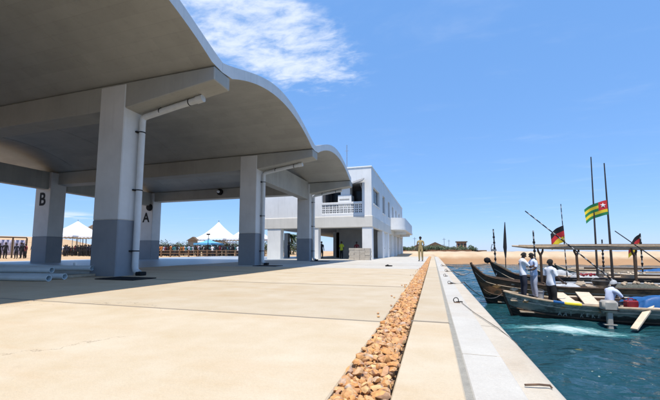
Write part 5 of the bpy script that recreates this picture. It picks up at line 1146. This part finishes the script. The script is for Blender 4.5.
def thatch_hut(label, x, y, r, he, hp, group=None):
    t = thing('thatched_hut', label, 'hut', (x, y, land_height(x, y)), 0, group)
    b = MB()
    for k in range(4):
        f0, f1 = k / 4, (k + 1.25) / 4; z0 = hp - (hp - he) * f0; z1 = hp - (hp - he) * min(1.05, f1); seg = 22; vs = []
        for i in range(seg):
            a = 2 * math.pi * i / seg; j = 1 + rnd.uniform(-0.05, 0.05); vs.append((r * f0 * 0.9 * math.cos(a), r * f0 * 0.9 * math.sin(a), z0))
            vs.append((r * min(1.05, f1) * j * math.cos(a), r * min(1.05, f1) * j * math.sin(a), z1 + rnd.uniform(-0.08, 0.08)))
        b.add(vs, [(2 * i, 2 * ((i + 1) % seg), 2 * ((i + 1) % seg) + 1, 2 * i + 1) for i in range(seg)])
    b.build('thatch_roof', thatch_m, t)
    for k in range(6): a = k * math.pi / 3; MB().tube([(r * 0.75 * math.cos(a), r * 0.75 * math.sin(a), 0), (r * 0.75 * math.cos(a), r * 0.75 * math.sin(a), he + 0.4)], 0.07, 6).build('post', wood_dark_m, t)
thatch_hut('dark thatched parasol hut behind the white tent at left', -70.0, 54, 3.6, 3.6, 6.4)
# shelter with dark posts and pale cloth screens at the far left
shl = thing('post_shelter', 'low shelter of dark posts with pale lilac cloth screens at far left', 'shelter', (-44, 22, -0.11), R(0))
P0, P1 = Vector((-6, -6.0, 0)), Vector((-2, 5.5, 0))
for k in range(11):
    p = P0.lerp(P1, k / 10); MB().tube([p, p + Vector((0, 0, 2.35))], 0.08, 8).build('post', wood_dark_m, shl)
    if k < 10:
        q = P0.lerp(P1, (k + 1) / 10); a, c = p.lerp(q, 0.08), p.lerp(q, 0.92)
        b = MB(); b.grid(lambda u, v: (a.lerp(c, u) + Vector((0.05 * math.sin(u * 16), 0, 0.35 + 1.75 * v))), 16, 4); o = b.build('cloth_screen', cloth_lilac_m, shl, smooth=60); o.modifiers.new('thick', 'SOLIDIFY').thickness = 0.02
d = P1 - P0
MB().tube([P0 + Vector((0, 0, 2.4)), P1 + Vector((0, 0, 2.4))], 0.07, 8).build('beam', wood_dark_m, shl)

# low rail fence in front of the crowd
fence_m = surf('brown_fence', (0.16, 0.09, 0.05), (0.24, 0.15, 0.09), 0.9, 8, 0.3, 40)
fc = thing('rail_fence', 'low brown rail fence with short posts before the crowd', 'fence', (-30, 38, -0.11))
for k in range(16):
    MB().box((-0.08, -0.08, 0), (0.08, 0.08, 1.0), 0.01).build('post', fence_m, fc, loc=(-11 + k * 1.35, 0.0 + 0.25 * k, 0))
for z in (0.5, 0.85):
    MB().tube([(-11, 0, z), (9.25, 3.75, z)], 0.045, 6).build('rail', fence_m, fc)
sg = thing('sign_board', 'small brown roofed notice board standing in the crowd', 'sign', (-37.6, 46, -0.11))
MB().box((-0.9, -0.05, 1.7), (0.9, 0.05, 2.5)).build('board', wood_m, sg)
for x in (-0.7, 0.7): MB().tube([(x, 0, 0), (x, 0, 1.7)], 0.06, 6).build('post', wood_dark_m, sg)
MB().prism([(-1.1, 2.5), (1.1, 2.5), (0.2, 3.15)], 'y', -0.3, 0.3).build('roof', thatch_m, sg)
lp = thing('lamp_post', 'slim dark lamp post with box head beside the blue gazebo', 'lamp post', (-30.5, 40.5, -0.11))
MB().tube([(0, 0, 0), (0, 0, 3.1)], [0.06, 0.045], 8).build('post', black_m, lp); MB().box((-0.25, -0.12, 3.1), (0.25, 0.12, 3.3), 0.02).build('lamp_head', black_m, lp)

variants = []
for i, (tp, lg, sl) in enumerate(((trouser_navy, trouser_black, 'long'), (shirt_white, trouser_navy, 'short'), (maroon, trouser_black, 'short'), (teal, trouser_navy, 'long'), (trouser_black, trouser_black, 'long'), (orange, trouser_black, 'short'), (shirt_blue, trouser_black, 'short'), (khaki, trouser_navy, 'long'))):
    jj = {} if i % 2 == 0 else {'elR': (0.26, 0.08, 1.14), 'faR': (0.2, 0.18, 1.14), 'wrR': (0.13, 0.24, 1.16), 'paR': (0.1, 0.28, 1.18), 'knL': (-0.1, 0.09, 0.5), 'thL': (-0.1, 0.06, 0.68), 'caL': (-0.1, 0.05, 0.34), 'anL': (-0.1, 0.06, 0.1), 'ftL': (-0.1, 0.15, 0.05), 'toL': (-0.1, 0.23, 0.035)}
    variants.append(person('person', '', (0, 0, 0), 0, jj, tp, lg, sleeves=sl, lod=1, me_only=True))
def crowd(n, xr, yr, label, group, bias):
    for _ in range(n):
        x, y = rnd.uniform(*xr), rnd.uniform(*yr); v = rnd.choice(bias); s = rnd.uniform(0.93, 1.06)
        o = inst('person', variants[v][0], (x, y, land_height(x, y)), (0, 0, rnd.uniform(0, 6.28)), (s, s, s)); tag(o, label, 'person', group); inst('hair', variants[v][1], (0, 0, 0), parent=o)
crowd(80, (-62, -44), (37, 43), 'onlooker in the dense dark crowd below the white tent at left', 'crowd below the left tents', (0, 0, 4, 4, 3, 2, 1, 4))
crowd(60, (-45, -36.5), (41, 47), 'onlooker in the loose crowd left of the notice board', 'crowd beyond the rail fence at left', (0, 1, 2, 4, 5, 6, 3, 4))
crowd(75, (-36, -26), (43, 49), 'onlooker in the dark crowd before the pair of white tents', 'crowd before the pair of tents', (0, 0, 4, 4, 3, 2, 4, 1))
crowd(14, (-44.5, -41.5), (17, 27), 'onlooker in front of the pale cloth screens at far left', 'people before the cloth screens', (0, 2, 4, 5))

# ------------------------------------------------------------------ far trees, huts
def tree(label, x, y, h, r, m, seed, group, palm=False):
    rr = random.Random(seed); z0 = land_height(x, y)
    t = thing('palm_tree' if palm else 'bush_tree', label, 'tree', (x, y, z0), 0, group)
    if palm:
        MB().tube([(0, 0, -0.1), (0.15, 0, h * 0.5), (0.4, 0, h)], [0.17, 0.12, 0.10], 8).build('trunk', bark_m, t, smooth=True)
        b = MB()
        for k in range(16):
            a = 2 * math.pi * k / 16 + rr.uniform(-0.2, 0.2); el = rr.uniform(-0.2, 0.9); L_ = r * rr.uniform(0.8, 1.1); prev = None
            for s in range(9):
                f = s / 8; p = Vector((0.4 + math.cos(a) * L_ * f, math.sin(a) * L_ * f, h + L_ * (el * f - 0.95 * f * f)))
                sd_ = Vector((-math.sin(a), math.cos(a), 0))
                if prev is not None:
                    for sg_ in (-1, 1): w_ = sd_ * sg_ * 0.45 * math.sin(math.pi * min(1, f * 0.9 + 0.1)) + Vector((0, 0, -0.18)); b.add([prev, p, p + w_ * 0.95, prev + w_], [(0, 1, 2, 3)])
                prev = p
        b.build('crown', m, t, recalc=False); return
    tr = MB().tube([(0, 0, -0.1), (0.08, 0.05, h * 0.35), (0.0, 0.1, h * 0.7)], [0.05 * h, 0.04 * h, 0.02 * h], 8)
    for k in range(5):
        a = rr.uniform(0, 6.28); tr.tube([(0.05, 0.05, h * 0.35), (math.cos(a) * r * 0.5, math.sin(a) * r * 0.5, h * rr.uniform(0.55, 0.8))], [0.025 * h, 0.01 * h], 6)
    tr.build('trunk', bark_m, t, smooth=True)
    cl = [(Vector((rr.gauss(0, 0.45) * r, rr.gauss(0, 0.45) * r, h * rr.uniform(0.3, 0.92))), rr.uniform(0.22, 0.42) * r) for _ in range(13)]; b = MB()
    for c, cr in cl:
        for _ in range(85):
            d = Vector((rr.gauss(0, 1), rr.gauss(0, 1), rr.gauss(0, 0.8))).normalized() * cr * rr.uniform(0.55, 1.05); p = c + d
            if p.z < 0.1: continue
            s = rr.uniform(0.10, 0.2); e1 = Vector((rr.uniform(-1, 1), rr.uniform(-1, 1), rr.uniform(-0.6, 0.6))).normalized(); e2 = e1.orthogonal().normalized()
            b.add([p - e1 * s, p + e2 * s * 0.5, p + e1 * s, p - e2 * s * 0.5], [(0, 1, 2, 3)])
    b.build('crown', m, t, recalc=False)
TG = 'dark trees along the far edge of the harbour'
for i in range(15):
    x = -14 + i * 1.75 + rnd.uniform(-0.6, 0.6)
    tree('dark low tree on the far shore beyond the quay end', x, 104 + rnd.uniform(-4, 6), rnd.uniform(1.0, 1.9), rnd.uniform(1.4, 2.2), leaf_m if i % 3 else leaf2_m, 50 + i, TG)
for i in range(13):
    x = -62 + i * 3.2 + rnd.uniform(-0.8, 0.8); y = 62 + rnd.uniform(-2, 3)
    tree('dark tree in the row behind the crowd and tents', x, y, rnd.uniform(2.0, 2.7), rnd.uniform(2.8, 3.6), leaf_m if i % 3 else leaf2_m, 90 + i, 'row of trees behind the crowd')
tree('palm seen through the passage under the building', -29.0, 66, 4.0, 2.2, leaf_m, 5, None, True)
tree('shorter palm seen through the passage under the building', -31.5, 69, 2.6, 2.0, leaf_m, 6, None, True)
def hut(label, x, y, w, d, he, hr, m_wall, m_roof, flat=False):
    z0 = land_height(x, y); t = thing('far_house', label, 'house', (x, y, z0))
    MB().box((-w / 2, -d / 2, -0.2), (w / 2, d / 2, he)).build('wall', m_wall, t)
    if flat:
        MB().box((-w / 2 - 0.3, -d / 2 - 0.3, he), (w / 2 + 0.3, d / 2 + 0.3, he + 0.3)).build('roof', m_roof, t)
    else:
        MB().prism([(-w / 2 - 0.4, he - 0.1), (w / 2 + 0.4, he - 0.1), (0.1, hr)], 'y', -d / 2 - 0.4, d / 2 + 0.4).build('roof', m_roof, t)
    for k in range(3):
        x_ = -w / 2 + w * (k + 0.5) / 3
        wd = MB().box((x_ - w * 0.09, -d / 2 - 0.04, he * 0.3), (x_ + w * 0.09, -d / 2 - 0.003, he * 0.85)).build('window', dark_m, t); MB().box((x_ - w * 0.11, -d / 2 - 0.08, he * 0.24), (x_ + w * 0.11, -d / 2 - 0.003, he * 0.3)).build('sill', m_wall, wd)
hut('long dark thatched house on the far shore', 0.6, 112, 6.5, 5, 1.5, 3.1, earth_m, thatch_m)
hut('lower dark thatched house left of the long one', -4.6, 114, 4.5, 4, 1.2, 2.6, earth_m, thatch_m)
hut('brown flat roofed house on the far shore', 8.5, 112, 2.7, 3, 3.0, 0, earth_m, thatch_m, True)
lw = thing('far_wall', 'low dark brown wall along the far shore', 'wall', (2, 102, 0.2))
for k in range(9): MB().box((-12 + k * 2.7, -0.12, -0.5), (-12 + k * 2.7 + 2.66, 0.12, 0.75 + 0.12 * (k % 2))).build('wall_panel', fence_m, lw)
kz = thing('lifting_frame', 'small grey lifting frame on the far bank', 'frame', (17.6, 112, 0.4))
MB().box((-0.7, -0.5, 0), (0.7, 0.5, 1.0), 0.05).build('body', steel_m, kz); MB().tube([(-0.7, 0, 1.0), (-0.4, 0, 2.3), (0.5, 0, 2.1)], 0.12, 6).build('boom', steel_m, kz); MB().box((-1.3, -0.5, -0.35), (1.3, 0.5, 0.0), 0.05).build('base', black_m, kz)
b = MB()
b.grid(lambda u, v: (-26 + 36 * u, 74 + 40 * v, 0.35 + 0.75 * math.sin(math.pi * min(1, v * 1.1)) ** 0.5 * math.sin(math.pi * u) ** 0.4 - 0.5 + 0.1 * math.sin(u * 21 + v * 5)), 40, 12)
tag(b.build('earth_mound', earth_m, smooth=60), kind='structure')
for x, y, lab in ((4.0, 130.0, 'middle of three thin distant utility poles'), (6.5, 150.0, 'rightmost of three thin distant utility poles'), (-6, 120.0, 'leftmost of three thin distant utility poles, beside the building')):
    t = thing('utility_pole', lab, 'pole', (x, y, 0.3), 0, 'distant utility poles')
    MB().tube([(0, 0, 0), (0, 0, 5.2)], 0.06, 6).build('post', pole_dark_m, t); MB().box((-0.6, -0.04, 4.6), (0.6, 0.04, 4.68)).build('cross_arm', pole_dark_m, t)
